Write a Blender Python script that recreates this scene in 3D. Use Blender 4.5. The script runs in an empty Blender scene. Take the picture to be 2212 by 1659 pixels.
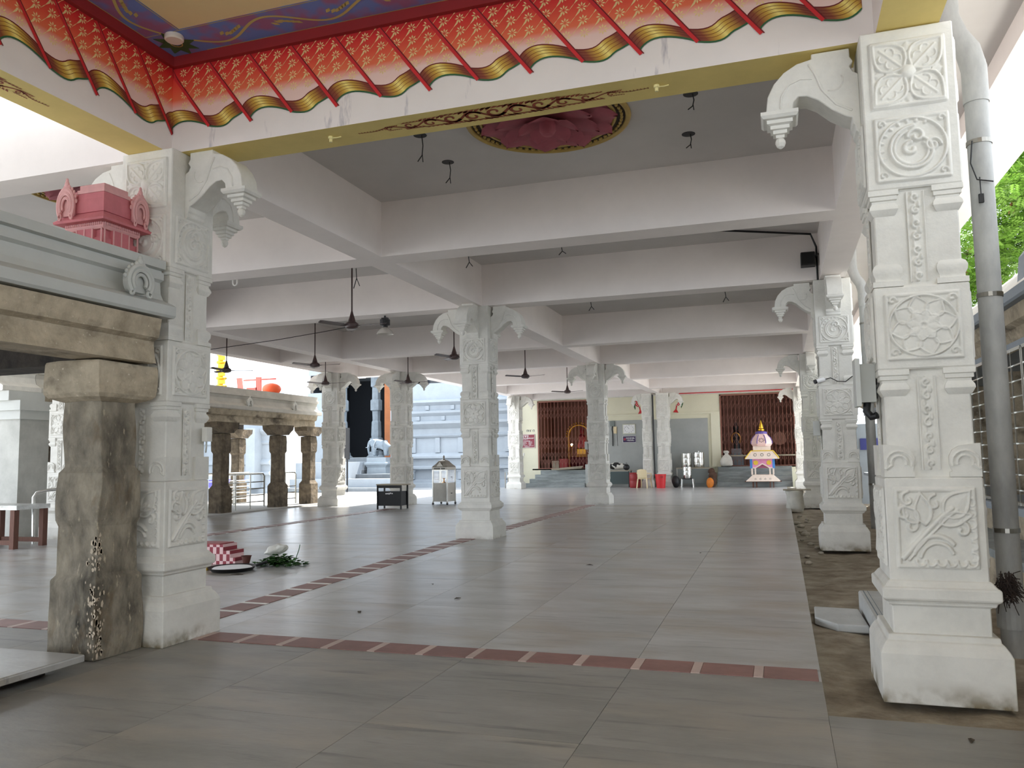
import bpy, bmesh, math, random
import numpy as np
from mathutils import Vector, Matrix
random.seed(7)
PI = math.pi
sc = bpy.context.scene
COL = sc.collection

# ------------------------------------------------------------------ camera
FPX, YAW, PITCH, ROLL = 1744.2, 0.3186, 0.0903, -0.0162
EYE = Vector((0, 0, 1.55))
_f = Vector((-math.sin(YAW)*math.cos(PITCH), math.cos(YAW)*math.cos(PITCH), math.sin(PITCH)))
_r = Vector((math.cos(YAW), math.sin(YAW), 0)); _u = _r.cross(_f)
_r2 = _r*math.cos(ROLL) + _u*math.sin(ROLL); _u2 = -_r*math.sin(ROLL) + _u*math.cos(ROLL)
cam = bpy.data.cameras.new('camera'); cam.sensor_fit = 'HORIZONTAL'; cam.sensor_width = 36
cam.lens = FPX/2212*36; cam.clip_end = 500; cam.clip_start = 0.05
camo = bpy.data.objects.new('camera', cam); COL.objects.link(camo)
camo.matrix_world = Matrix(((_r2.x, _u2.x, -_f.x, EYE.x), (_r2.y, _u2.y, -_f.y, EYE.y), (_r2.z, _u2.z, -_f.z, EYE.z), (0, 0, 0, 1)))
sc.camera = camo

# ------------------------------------------------------------------ light
world = bpy.data.worlds.new('world'); sc.world = world; world.use_nodes = True
bg = world.node_tree.nodes['Background']
bg.inputs['Color'].default_value = (0.86, 0.94, 1.03, 1); bg.inputs['Strength'].default_value = 1.0
sun = bpy.data.lights.new('sun', 'SUN'); sun.energy = 4.5; sun.angle = 0.02; sun.color = (1, 0.96, 0.90)
suno = bpy.data.objects.new('sun', sun); COL.objects.link(suno)
suno.rotation_euler = Vector((-0.15, -0.55, -1.0)).to_track_quat('-Z', 'Y').to_euler()
sc.view_settings.view_transform = 'Standard'; sc.view_settings.look = 'None'
sc.view_settings.gamma = 1; sc.view_settings.use_curve_mapping = False
sc.view_settings.exposure = 1.96
sc.cycles.max_bounces = 10; sc.cycles.diffuse_bounces = 7; sc.cycles.sample_clamp_indirect = 6

# ------------------------------------------------------------------ materials
_M = {}
def S(r, g, b):      # sRGB 0-255 -> linear
    f = lambda c: (c/255/12.92 if c/255 <= .04045 else ((c/255+.055)/1.055)**2.4)
    return (f(r), f(g), f(b), 1)
def mat(name, col, rough=.7, metal=0, var=.0, scale=4, col2=None, bump=0, bscale=30, rnd=0, spec=.5, stretch=(1, 1, 1), detail=6, trans=0, emit=0, coat=0, lo=.35, hi=.7, layers=(), zstain=None):
    if name in _M: return _M[name]
    m = bpy.data.materials.new(name); m.use_nodes = True
    nt = m.node_tree; N = nt.nodes; L = nt.links; b = N['Principled BSDF']
    b.inputs['Base Color'].default_value = col; b.inputs['Roughness'].default_value = rough
    b.inputs['Metallic'].default_value = metal; b.inputs['Specular IOR Level'].default_value = spec
    if trans: b.inputs['Transmission Weight'].default_value = trans
    if coat: b.inputs['Coat Weight'].default_value = coat
    if emit:
        b.inputs['Emission Color'].default_value = col; b.inputs['Emission Strength'].default_value = emit
    out = None
    if col2 or var or bump or rnd or layers:
        tc = N.new('ShaderNodeTexCoord'); mp = N.new('ShaderNodeMapping')
        mp.inputs['Scale'].default_value = stretch
        L.new(tc.outputs['Object'], mp.inputs['Vector'])
        if rnd:
            oi = N.new('ShaderNodeObjectInfo'); ml = N.new('ShaderNodeMath'); ml.operation = 'MULTIPLY'; ml.inputs[1].default_value = 57
            L.new(oi.outputs['Random'], ml.inputs[0]); L.new(ml.outputs[0], mp.inputs['Location'])
    if col2 or var:
        nz = N.new('ShaderNodeTexNoise'); nz.inputs['Scale'].default_value = scale; nz.inputs['Detail'].default_value = detail
        nz.inputs['Roughness'].default_value = .65
        L.new(mp.outputs[0], nz.inputs['Vector'])
        rp = N.new('ShaderNodeValToRGB'); rp.color_ramp.elements[0].position = lo; rp.color_ramp.elements[1].position = hi
        c2 = col2 or (col[0]*(1-var), col[1]*(1-var), col[2]*(1-var), 1)
        rp.color_ramp.elements[0].color = c2; rp.color_ramp.elements[1].color = col
        L.new(nz.outputs['Fac'], rp.inputs['Fac']); out = rp.outputs['Color']
    if rnd:
        hs = N.new('ShaderNodeHueSaturation'); mr = N.new('ShaderNodeMapRange')
        mr.inputs[3].default_value = 1-rnd; mr.inputs[4].default_value = 1+rnd
        L.new(oi.outputs['Random'], mr.inputs[0]); L.new(mr.outputs[0], hs.inputs['Value'])
        if out: L.new(out, hs.inputs['Color'])
        else: hs.inputs['Color'].default_value = col
        out = hs.outputs['Color']
    for c3, sc3, l3, h3, st3 in layers:      # patches, specks and scratches of another colour
        m3 = N.new('ShaderNodeMapping'); m3.inputs['Scale'].default_value = st3; L.new(mp.outputs[0], m3.inputs['Vector'])
        n3 = N.new('ShaderNodeTexNoise'); n3.inputs['Scale'].default_value = sc3; n3.inputs['Detail'].default_value = 8; n3.inputs['Roughness'].default_value = .6
        L.new(m3.outputs[0], n3.inputs['Vector'])
        r3 = N.new('ShaderNodeMapRange'); r3.inputs[1].default_value = l3; r3.inputs[2].default_value = h3; L.new(n3.outputs['Fac'], r3.inputs[0])
        x3 = N.new('ShaderNodeMix'); x3.data_type = 'RGBA'; L.new(r3.outputs[0], x3.inputs[0])
        if out: L.new(out, x3.inputs[6])
        else: x3.inputs[6].default_value = col
        x3.inputs[7].default_value = c3; out = x3.outputs[2]
    if zstain:                              # moss and mud splashed on the foot of a thing: colour, height
        sp3 = N.new('ShaderNodeSeparateXYZ'); L.new(tc.outputs['Object'], sp3.inputs[0])
        r3 = N.new('ShaderNodeMapRange'); r3.inputs[1].default_value = zstain[1]; r3.inputs[2].default_value = 0; L.new(sp3.outputs[2], r3.inputs[0])
        n3 = N.new('ShaderNodeTexNoise'); n3.inputs['Scale'].default_value = 7; n3.inputs['Detail'].default_value = 6; L.new(tc.outputs['Object'], n3.inputs['Vector'])
        r4 = N.new('ShaderNodeMapRange'); r4.inputs[1].default_value = .42; r4.inputs[2].default_value = .66; L.new(n3.outputs['Fac'], r4.inputs[0])
        mm = N.new('ShaderNodeMath'); mm.operation = 'MULTIPLY'; L.new(r3.outputs[0], mm.inputs[0]); L.new(r4.outputs[0], mm.inputs[1])
        x3 = N.new('ShaderNodeMix'); x3.data_type = 'RGBA'; L.new(mm.outputs[0], x3.inputs[0]); L.new(out, x3.inputs[6]); x3.inputs[7].default_value = zstain[0]; out = x3.outputs[2]
    if out: L.new(out, b.inputs['Base Color'])
    if bump:
        n2 = N.new('ShaderNodeTexNoise'); n2.inputs['Scale'].default_value = bscale; n2.inputs['Detail'].default_value = 8
        bp = N.new('ShaderNodeBump'); bp.inputs['Strength'].default_value = bump; bp.inputs['Distance'].default_value = .02
        L.new(mp.outputs[0], n2.inputs['Vector']); L.new(n2.outputs['Fac'], bp.inputs['Height']); L.new(bp.outputs[0], b.inputs['Normal'])
    _M[name] = m
    return m
def ramp_mat(name, axis, stops, rough=.6):
    """colour follows one UV axis (painted gradients)"""
    m = bpy.data.materials.new(name); m.use_nodes = True; N = m.node_tree.nodes; L = m.node_tree.links
    uv = N.new('ShaderNodeUVMap'); sp = N.new('ShaderNodeSeparateXYZ'); rp = N.new('ShaderNodeValToRGB')
    L.new(uv.outputs[0], sp.inputs[0]); L.new(sp.outputs[axis], rp.inputs[0])
    e = rp.color_ramp.elements
    e[0].position, e[0].color = stops[0]; e[1].position, e[1].color = stops[-1]
    for p, c in stops[1:-1]:
        q = e.new(p); q.color = c
    L.new(rp.outputs[0], N['Principled BSDF'].inputs['Base Color']); N['Principled BSDF'].inputs['Roughness'].default_value = rough
    return m

WHITE = mat('limewash white', S(226, 224, 217), .8, var=.16, scale=3.5, bump=.15, bscale=45, lo=.3, hi=.6)
WHITEB = mat('limewash foot', S(226, 224, 217), .8, var=.14, scale=3.5, bump=.2, bscale=40, lo=.3, hi=.6, layers=[(S(120, 112, 98), 60, .70, .76, (1, 1, 1))], zstain=(S(120, 108, 82), .16))
PAINT = mat('ceiling paint', S(240, 233, 230), .8, var=.07, scale=1.2, bump=.03, bscale=60)
PAINTS = mat('stained beam paint', S(240, 233, 230), .8, var=.07, scale=1.2, layers=[(S(168, 164, 172), 5, .6, .72, (1.6, 1, .3))])
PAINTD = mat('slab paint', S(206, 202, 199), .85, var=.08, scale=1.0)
YELLOW = mat('ochre paint', S(236, 214, 136), .75, var=.12, scale=2)
CREAMC = mat('cream ceiling', S(234, 212, 160), .8, var=.05, scale=2)
STONE = mat('old brown stone', S(206, 192, 168), .9, col2=S(152, 140, 120), scale=5, bump=.9, bscale=14, lo=.3, hi=.72, detail=12, layers=[(S(110, 100, 86), 3, .54, .68, (1, .5, 1)), (S(222, 212, 194), 26, .64, .72, (1, 1, 1))])
STONE_SHADE = mat('shaded dark stone', S(74, 66, 58), .9, col2=S(44, 40, 37), scale=5, bump=.8, bscale=14)  # shade under the pavilion roofs and edge slab is put into this colour
STONEP = mat('weathered pillar stone', S(166, 156, 138), .9, col2=S(88, 82, 72), scale=4.5, bump=1, bscale=18, stretch=(1, 1, .55), lo=.32, hi=.7, detail=12, layers=[(S(52, 48, 40), 2.2, .52, .66, (1, 1, .6)), (S(176, 164, 142), 22, .62, .7, (1, 1, .7)), (S(110, 92, 68), 3.5, .55, .7, (1, 1, 1))])
CHIP = mat('chipped lime', S(206, 190, 168), .9, var=.25, scale=18)
GREYP = mat('grey painted plaster', S(200, 202, 198), .8, var=.1, scale=2)
GRAN = mat('granite', S(184, 183, 181), .28, col2=S(150, 148, 145), scale=1.6, bump=.08, bscale=25, rnd=.06, stretch=(.6, 1.5, 1), lo=.3, hi=.68, detail=10, layers=[(S(152, 142, 128), 1.1, .5, .7, (1, 1, 1)), (S(120, 120, 118), 5, .58, .72, (.35, 1.6, 1)), (S(206, 204, 198), 9, .66, .76, (.25, 1.6, 1))])
GRANN = mat('near granite', S(150, 147, 141), .42, col2=S(122, 120, 114), scale=1.6, bump=.08, bscale=25, rnd=.04, stretch=(.6, 1.5, 1), lo=.3, hi=.68, detail=10, layers=[(S(158, 150, 138), .9, .52, .7, (1, 1, 1)), (S(102, 102, 98), 4, .58, .72, (.4, 1.5, 1)), (S(190, 186, 178), 9, .68, .78, (.3, 1.6, 1))])  # darker granite tone for the near rows and front paving
GRANB = mat('granite far', S(192, 192, 192), .28, col2=S(164, 163, 162), scale=.8, bump=.05, bscale=25, lo=.3, hi=.7)
REDT = mat('red band tile', S(146, 106, 99), .5, var=.25, scale=5, rnd=.08)
PINKT = mat('pink insert tile', S(196, 172, 162), .5, var=.15, scale=6, rnd=.1)
DIRT = mat('bare earth', S(176, 166, 148), .95, col2=S(118, 106, 90), scale=3, bump=.8, bscale=9, detail=10)
COURT = mat('court paving', S(182, 180, 175), .8, var=.2, scale=1)
PIPE = mat('grey pvc', S(186, 186, 182), .55, col2=S(140, 140, 138), scale=3, stretch=(1, 1, .4))
STEEL = mat('stainless steel', S(205, 205, 200), .22, metal=1)
STEELD = mat('brushed steel', S(150, 146, 138), .3, metal=1, var=.2, scale=3)
BLACK = mat('black', S(24, 24, 26), .5)
DKBROWN = mat('fan brown', S(66, 46, 44), .4)
WIRE = mat('wire black', S(22, 22, 22), .6)
PINK = mat('pink lime', S(206, 120, 128), .75, var=.14, scale=8, bump=.1, bscale=50)
PINKL = mat('pale pink trim', S(228, 172, 172), .75, var=.15, scale=8)
GOLD = mat('gold', S(226, 176, 62), .3, metal=1, var=.2, scale=8)
BRASS = mat('brass', S(190, 140, 60), .35, metal=1)
RED = mat('red plastic', S(206, 44, 48), .4)
REDD = mat('dull red', S(150, 44, 46), .5)
CREAMW = mat('cream wall', S(232, 228, 204), .8, var=.06, scale=1.5)
GREYW = mat('grey wall tiles', S(176, 179, 176), .6, var=.12, scale=2)
MAROON = mat('maroon inner wall', S(150, 106, 92), .8, var=.2, scale=1.5)
GATE = mat('gate brown iron', S(150, 98, 84), .5)
SLABG = mat('pale slab stone', S(196, 198, 197), .7, var=.15, scale=4, bump=.2, bscale=25)
STEPS = mat('step stone', S(164, 170, 170), .7, col2=S(124, 130, 130), scale=2.5, stretch=(.5, 1, 3), bump=.2, bscale=20)
TEMPLE = mat('temple pale stone', S(156, 164, 172), .85, var=.14, scale=1.2, bump=.15, bscale=15)
BLUEST = mat('blue grey stone', S(132, 142, 150), .8, var=.25, scale=4, bump=.2, bscale=20)
DARKIN = mat('dark interior', S(36, 40, 46), .9)
WOOD = mat('dark wood', S(112, 74, 60), .7, var=.3, scale=6, stretch=(6, 6, 1))
PLANK = mat('pale plank', S(176, 166, 146), .7, var=.25, scale=4, stretch=(1, 6, 6))
BARK = mat('bark', S(96, 84, 66), .9, var=.4, scale=6, bump=.6, bscale=20)
LEAF = mat('leaf green', S(138, 184, 66), .6, rnd=0, var=.5, scale=1.5)
GLASS = mat('glass', (1, 1, 1, 1), .03, trans=1)
IVORY = mat('ivory plastic', S(226, 208, 168), .4)
MAT_GREEN = mat('dark green metal', S(62, 76, 76), .45)
SACK = mat('white sack', S(226, 224, 216), .8, var=.15, scale=6, bump=.4, bscale=10)
ORANGE = mat('orange bag', S(226, 130, 36), .6, var=.3, scale=8)
BROWNC = mat('brown cloth', S(98, 72, 58), .9, var=.4, scale=6)

# ------------------------------------------------------------------ mesh helpers
class MB:
    def __init__(s): s.v = []; s.f = []; s.m = []; s.uv = []
    def add(s, vs, fs, mi=0, uvs=None):
        o = len(s.v); s.v += [tuple(p) for p in vs]
        for f in fs:
            s.f.append(tuple(o+i for i in f)); s.m.append(mi)
            s.uv.append([uvs[i] for i in f] if uvs else None)
        return s
    def box(s, x0, x1, y0, y1, z0, z1, mi=0, bot=None):
        v = [(x0, y0, z0), (x1, y0, z0), (x1, y1, z0), (x0, y1, z0), (x0, y0, z1), (x1, y0, z1), (x1, y1, z1), (x0, y1, z1)]
        s.add(v, [(0, 3, 2, 1)], mi if bot is None else bot)
        return s.add(v, [(4, 5, 6, 7), (0, 1, 5, 4), (1, 2, 6, 5), (2, 3, 7, 6), (3, 0, 4, 7)], mi)
    def bar(s, a, b, w, h=None, mi=0):
        """square bar between two points"""
        a = Vector(a); b = Vector(b); d = (b-a).normalized(); h = h or w
        up = Vector((0, 0, 1)) if abs(d.z) < .95 else Vector((0, 1, 0))
        x = d.cross(up).normalized()*w/2; y = x.cross(d).normalized()*h/2
        v = [a-x-y, a+x-y, a+x+y, a-x+y, b-x-y, b+x-y, b+x+y, b-x+y]
        return s.add(v, [(0, 3, 2, 1), (4, 5, 6, 7), (0, 1, 5, 4), (1, 2, 6, 5), (2, 3, 7, 6), (3, 0, 4, 7)], mi)
    def tube(s, pts, r, n=8, mi=0, cap=True):
        P = [Vector(p) for p in pts]; R = r if isinstance(r, (list, tuple)) else [r]*len(P); vs = []; fs = []
        last = None
        for i, p in enumerate(P):
            d = (P[min(i+1, len(P)-1)]-P[max(i-1, 0)]).normalized()
            if last is None:
                a = Vector((0, 0, 1)) if abs(d.z) < .9 else Vector((1, 0, 0))
                x = d.cross(a).normalized()
            else: x = (last - d*last.dot(d)).normalized()
            last = x; y = d.cross(x)
            for k in range(n):
                t = 2*PI*k/n; vs.append(p + x*R[i]*math.cos(t) + y*R[i]*math.sin(t))
        for i in range(len(P)-1):
            for k in range(n):
                fs.append((i*n+k, i*n+(k+1) % n, (i+1)*n+(k+1) % n, (i+1)*n+k))
        if cap: fs += [tuple(range(n))[::-1], tuple((len(P)-1)*n+k for k in range(n))]
        return s.add(vs, fs, mi)
    def lathe(s, prof, n=16, c=(0, 0, 0), mi=0, rot=0, sx=1, sy=1):
        """profile [(r,z)] turned about z; n=4 with rot=45 makes stepped square mouldings"""
        vs = []; fs = []; k0 = 1/math.cos(PI/4) if n == 4 else 1
        for r, z in prof:
            for k in range(n):
                t = 2*PI*k/n + rot; vs.append((c[0]+sx*k0*r*math.cos(t), c[1]+sy*k0*r*math.sin(t), c[2]+z))
        for i in range(len(prof)-1):
            for k in range(n): fs.append((i*n+k, i*n+(k+1) % n, (i+1)*n+(k+1) % n, (i+1)*n+k))
        fs += [tuple(range(n))[::-1], tuple((len(prof)-1)*n+k for k in range(n))]
        return s.add(vs, fs, mi)
    def sq(s, prof, c=(0, 0, 0), mi=0, sx=1, sy=1): return s.lathe(prof, 4, c, mi, PI/4, sx, sy)
    def prism(s, poly, y0, y1, mi=0, ax='y'):
        """polygon in (x,z) pushed along y (or in (y,z) along x, or in (x,y) along z)"""
        n = len(poly)
        mk = {'y': lambda p, t: (p[0], t, p[1]), 'x': lambda p, t: (t, p[0], p[1]), 'z': lambda p, t: (p[0], p[1], t)}[ax]
        vs = [mk(p, y0) for p in poly]+[mk(p, y1) for p in poly]
        fs = [tuple(range(n)), tuple(range(2*n-1, n-1, -1))]+[(i, i+n, (i+1) % n+n, (i+1) % n) for i in range(n)]
        return s.add(vs, fs, mi)
    def ball(s, c, rx, ry=None, rz=None, n=10, mi=0):
        ry = ry or rx; rz = rz or rx
        pr = [(max(1e-4, math.sin(PI*i/n)), -math.cos(PI*i/n)) for i in range(n+1)]
        o = len(s.v); s.lathe(pr, n+2, mi=mi)
        for i in range(o, len(s.v)):
            x, y, z = s.v[i]; s.v[i] = (c[0]+x*rx, c[1]+y*ry, c[2]+z*rz)
        return s
    def quad(s, a, b, c, d, mi=0): return s.add([a, b, c, d], [(0, 1, 2, 3)], mi)
    def ribbon(s, pts, w, fn, mi=0):
        """flat painted stroke: 2-d points, width(s), fn maps 2-d to 3-d"""
        W = w if isinstance(w, (list, tuple)) else [w]*len(pts); vs = []
        for i, p in enumerate(pts):
            a = pts[max(i-1, 0)]; b = pts[min(i+1, len(pts)-1)]
            dx, dy = b[0]-a[0], b[1]-a[1]; l = math.hypot(dx, dy) or 1
            nx, ny = -dy/l*W[i]/2, dx/l*W[i]/2
            vs += [fn(p[0]+nx, p[1]+ny), fn(p[0]-nx, p[1]-ny)]
        return s.add(vs, [(2*i, 2*i+1, 2*i+3, 2*i+2) for i in range(len(pts)-1)], mi)
    def mesh(s, name, mats, smooth=False):
        me = bpy.data.meshes.new(name); me.from_pydata(s.v, [], s.f)
        for m in (mats if isinstance(mats, (list, tuple)) else [mats]): me.materials.append(m)
        me.polygons.foreach_set('material_index', s.m)
        if any(s.uv):
            ul = me.uv_layers.new(name='UVMap'); i = 0
            for u in s.uv:
                for q in (u or ()): ul.data[i].uv = q; i += 1
        if smooth:
            me.polygons.foreach_set('use_smooth', [True]*len(s.f)); me.set_sharp_from_angle(angle=smooth if smooth is not True else .6)
        me.update(); bm = bmesh.new(); bm.from_mesh(me); bmesh.ops.recalc_face_normals(bm, faces=bm.faces) if not any(s.uv) else None; bm.to_mesh(me); bm.free()
        return me
    def build(s, name, mats, parent=None, smooth=False, **kw): return obj(name, s.mesh(name, mats, smooth), parent, **kw)

def tag(o, label=None, cat=None, group=None, kind=None):
    if label: o['label'] = label
    if cat: o['category'] = cat
    if group: o['group'] = group
    if kind: o['kind'] = kind
    return o
def obj(name, me, parent=None, loc=(0, 0, 0), rot=(0, 0, 0), scale=(1, 1, 1), label=None, cat=None, group=None, kind=None):
    o = bpy.data.objects.new(name, me); COL.objects.link(o)
    o.location = loc; o.rotation_euler = rot; o.scale = scale
    if parent: o.parent = parent
    return tag(o, label, cat, group, kind)
def thing(name, label, cat, loc=(0, 0, 0), rz=0, group=None, kind=None):
    o = obj(name, None, None, loc, (0, 0, rz)); o.empty_display_size = .2
    return tag(o, label, cat, group, kind)
def bevel(o, w=.008, n=1):
    m = o.modifiers.new('bevel', 'BEVEL'); m.width = w; m.segments = n; m.limit_method = 'ANGLE'; m.angle_limit = .6
    return o
def copy_tree(o, parent=None):
    c = o.copy(); COL.objects.link(c); c.parent = parent
    for ch in list(o.children): copy_tree(ch, c)
    return c
def fz(y): return 0 if y < 6 else (.08 if y > 13 else .08*(y-6)/7)

# ================================================================== SETTING
H = 4.372; TOP = 5.15
# floor: base bed, granite slabs, red bands with pale inserts
b = MB()
ys = [-14, 6, 13, 24.0, 24.01, 39]; zs = [-.012, -.012, .068, .068, .08, .08]
for i in range(5):
    b.quad((-19, ys[i], zs[i]), (.2, ys[i], zs[i]), (.2, ys[i+1], zs[i+1]), (-19, ys[i+1], zs[i+1]))
    b.quad((.2, ys[i], zs[i]), (.2, ys[i], -.12), (.2, ys[i+1], -.12), (.2, ys[i+1], zs[i+1]))
floor = b.build('floor', GRANB, label='grey granite floor of the pillared hall', kind='structure', cat='floor')
SLX, SLY = 1.3, 1.6
slab = MB().box(-SLX/2+.002, SLX/2-.002, -SLY/2+.002, SLY/2-.002, -.02, 0).mesh('floor_slab', GRAN)
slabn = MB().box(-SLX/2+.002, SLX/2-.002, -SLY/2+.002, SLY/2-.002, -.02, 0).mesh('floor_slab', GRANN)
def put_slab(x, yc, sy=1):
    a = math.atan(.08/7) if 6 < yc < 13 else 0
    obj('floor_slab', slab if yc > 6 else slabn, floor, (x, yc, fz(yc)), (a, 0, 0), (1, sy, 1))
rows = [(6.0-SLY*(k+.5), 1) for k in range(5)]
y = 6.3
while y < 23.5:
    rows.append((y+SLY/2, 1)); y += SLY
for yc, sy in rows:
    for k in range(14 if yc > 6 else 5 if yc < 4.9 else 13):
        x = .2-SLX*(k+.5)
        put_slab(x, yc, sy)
tr = MB().box(-.18, .18, -.15, .15, -.016, .004).mesh('band_tile', REDT)
tp = MB().box(-.032, .032, -.15, .15, -.016, .0045).mesh('band_tile', PINKT)
tw2 = MB().box(-.032, .032, -.16, .16, -.016, .0045).mesh('band_tile', mat('white insert tile', S(226, 222, 216), .45, rnd=.06))
x = .18
for k in range(34):
    obj('band_tile', tr, floor, (x-.18, 6.15, .002)); obj('band_tile', tp, floor, (x-.395, 6.15, .002)); x -= .43
for bx, cnt in ((-5.47, 41), (-11.05, 24)):
    y = 6.32 if bx > -6 else 11.6
    for k in range(cnt):
        a = math.atan(.08/7) if y < 13 else 0
        obj('band_tile', tr, floor, (bx, y+.18, fz(y+.18)+.003), (a, 0, PI/2)); obj('band_tile', tw2, floor, (bx, y+.395, fz(y+.395)+.003), (a, 0, PI/2)); y += .43
# earth strip and outside ground
g = MB(); nx, ny = 14, 60
for i in range(nx+1):
    for j in range(ny+1):
        x = .2+i*3.2/nx; yy = -6+j*46/ny
        z = -.05+.012*math.sin(x*9+yy*3)+.01*math.sin(yy*7.3+x*4)
        if yy < 5.2: z = -.004
        g.v.append((x, yy, z))
for i in range(nx):
    for j in range(ny):
        a = i*(ny+1)+j; g.f.append((a, a+ny+1, a+ny+2, a+1)); g.m.append(0); g.uv.append(None)
g.build('ground', DIRT, smooth=True, label='bare brown earth strip along the right-hand column row', kind='structure', cat='ground')
MB().box(.2, 2.3, -12, 5.25, -.03, .001).build('floor', GRANN, label='worn granite paving before the front right column', kind='structure', cat='floor')
MB().box(-70, 60, -30, 90, -.3, -.125).build('ground', COURT, label='pale paved temple court around the hall', kind='structure', cat='ground')
MB().box(-40, -15.9, 5, 60, -.11, .03).box(-15.9, -12.2, 25.2, 60, -.11, .06).build('ground', COURT, label='sunlit pale paving of the court beyond the old pavilion', kind='structure', cat='ground')

# ceiling slabs
b = MB()
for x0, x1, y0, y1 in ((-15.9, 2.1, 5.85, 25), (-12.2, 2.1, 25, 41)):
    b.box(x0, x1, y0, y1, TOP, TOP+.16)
b.box(-16, -5.57, -12, 5.45, 5.3, 5.46).box(-5.57, .735, -12, 5.85, 5.30, 5.46).box(.735, 2.1, -12, 5.85, TOP, 5.46)  # first box: unseen roof added over the left bay to dim the beam face
ceil = b.build('ceiling', PAINTD, label='grey painted concrete ceiling slab over the hall, with an added shading roof at left', kind='structure', cat='ceiling')
def beam(x0, x1, y0, y1, label, z0=H, z1=TOP, bot=None):
    o = MB().box(x0, x1, y0, y1, z0, z1, bot=1 if bot else None).build('ceiling_beam', [PAINTS if 'drapery' in label else PAINT, bot or PAINT], label=label, cat='beam', kind='structure')
    return o
LX, LLX = -11.75, -13.8
beam(-5.57, -5.18, -12, 5.85, 'white beam with yellow soffit over the old stone pavilion', z1=5.30, bot=YELLOW)
beam(.735, 1.12, -12, 5.85, 'white beam with yellow soffit above the front right column', z1=5.15, bot=YELLOW)
beam(-5.18, .735, 5.85, 6.24, 'white cross beam with painted drapery and yellow soffit', z1=5.31, bot=YELLOW)
beam(-15.9, -5.57, 5.85, 6.24, 'white cross beam beside the pink rooftop shrine')
beam(-5.57, -5.18, 5.85, 38.3, 'long white beam along the middle column row')
beam(.735, 1.12, 5.85, 38.3, 'long white beam along the right column row')
beam(LX-.19, LX+.19, 10.4, 38.3, 'long white beam along the left column row')
beam(LLX-.19, LLX+.19, 6.24, 25, 'long white beam beside the far stone pavilion')
XB = [(-5.18, .735), (LX+.19, -5.57), (LLX+.19, LX-.19)]
for y0, y1, t in ((9.97, 10.41, 'first plain cross beam beyond the front columns'), (13.98, 14.4, 'cross beam over the second column row'), (19.9, 20.3, 'plain cross beam behind the second column row'),
               (24.45, 24.85, 'cross beam over the third column row'), (29.7, 30.1, 'plain cross beam behind the third column row'), (34.3, 34.7, 'cross beam nearest the gated back wall')):
    for k, (x0, x1) in enumerate(XB):
        if k == 2 and y0 > 25: continue
        beam(x0, x1, y0, y1, t + [' in the right bay', ' in the middle bay', ' in the left bay'][k])
beam(-15.9, -15.7, 5.85, 25, 'thin white fascia at the edge of the hall roof', 4.75, TOP)
# right-hand eaves: lip, sloping hood
beam(2.02, 2.17, -12, 41, 'thin lip beam under the right eaves', 4.93, 5.15)
MB().prism([(2.1, 5.15), (2.17, 5.08), (2.78, 4.93), (2.8, 5.0), (2.8, 5.12), (2.1, 5.3)], -12, 41).build('roof_hood', PAINT, label='sloping white concrete hood along the right eaves', cat='roof', kind='structure')

# ================================================================== CARVED COLUMNS
def seg_ridge(U, V, pts, r):
    d = np.full(U.shape, 9.)
    for (ax, ay), (bx, by) in zip(pts[:-1], pts[1:]):
        dx, dy = bx-ax, by-ay; l = dx*dx+dy*dy+1e-12
        t = np.clip(((U-ax)*dx+(V-ay)*dy)/l, 0, 1)
        d = np.minimum(d, np.hypot(U-ax-t*dx, V-ay-t*dy))
    return np.sqrt(np.clip(1-(d/r)**2, 0, 1))
def arc(cx, cy, r, a0, a1, n=16, r1=None):
    r1 = r if r1 is None else r1
    return [(cx+(r+(r1-r)*i/n)*math.cos(a0+(a1-a0)*i/n), cy+(r+(r1-r)*i/n)*math.sin(a0+(a1-a0)*i/n)) for i in range(n+1)]
def petal_pts(ang, r0, r1, w, c=(0, 0), n=8):
    out = []
    for s_ in (1, -1):
        rng = range(n+1) if s_ > 0 else range(n, -1, -1)
        for i in rng:
            t = i/n; a = r0+(r1-r0)*t; bb = s_*w*math.sin(PI*min(1, t**.8*1.0))*(1 if t < 1 else 0)
            out.append((c[0]+a*math.cos(ang)-bb*math.sin(ang), c[1]+a*math.sin(ang)+bb*math.cos(ang)))
    return out
def petal_dome(U, V, ang, r0, r1, w, c=(0, 0)):
    a = (U-c[0])*math.cos(ang)+(V-c[1])*math.sin(ang); q = -(U-c[0])*math.sin(ang)+(V-c[1])*math.cos(ang)
    t = np.clip((a-r0)/(r1-r0), 0, 1); ww = w*np.sin(PI*t**.8)+1e-6
    return np.clip(1-(q/ww)**2, 0, 1)*((a > r0) & (a < r1))
def frame(U, V, m=.46):
    return seg_ridge(U, V, [(-m, -m), (m, -m), (m, m), (-m, m), (-m, -m)], .03)*.6
def f_flower(U, V):
    h = frame(U, V)
    for k in range(4):
        a = PI/4+k*PI/2
        h = np.maximum(h, .45*petal_dome(U, V, a, .08, .62, .21))
        h = np.maximum(h, .85*seg_ridge(U, V, petal_pts(a, .08, .62, .21), .025))
        h = np.maximum(h, .75*seg_ridge(U, V, [(math.cos(a)*.1, math.sin(a)*.1), (math.cos(a)*.5, math.sin(a)*.5)], .022))
        for s_ in (-1, 1):
            for q in (.25, .38):
                h = np.maximum(h, .7*seg_ridge(U, V, arc(math.cos(a)*q+s_*.06*-math.sin(a), math.sin(a)*q+s_*.06*math.cos(a), .06, a, a+s_*2.6, 8), .016))
        h = np.maximum(h, .5*petal_dome(U, V, k*PI/2, .3, .46, .07))
    d = np.hypot(U, V); return np.maximum(h, 1.5*np.sqrt(np.clip(1-(d/.11)**2, 0, 1)))
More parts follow.
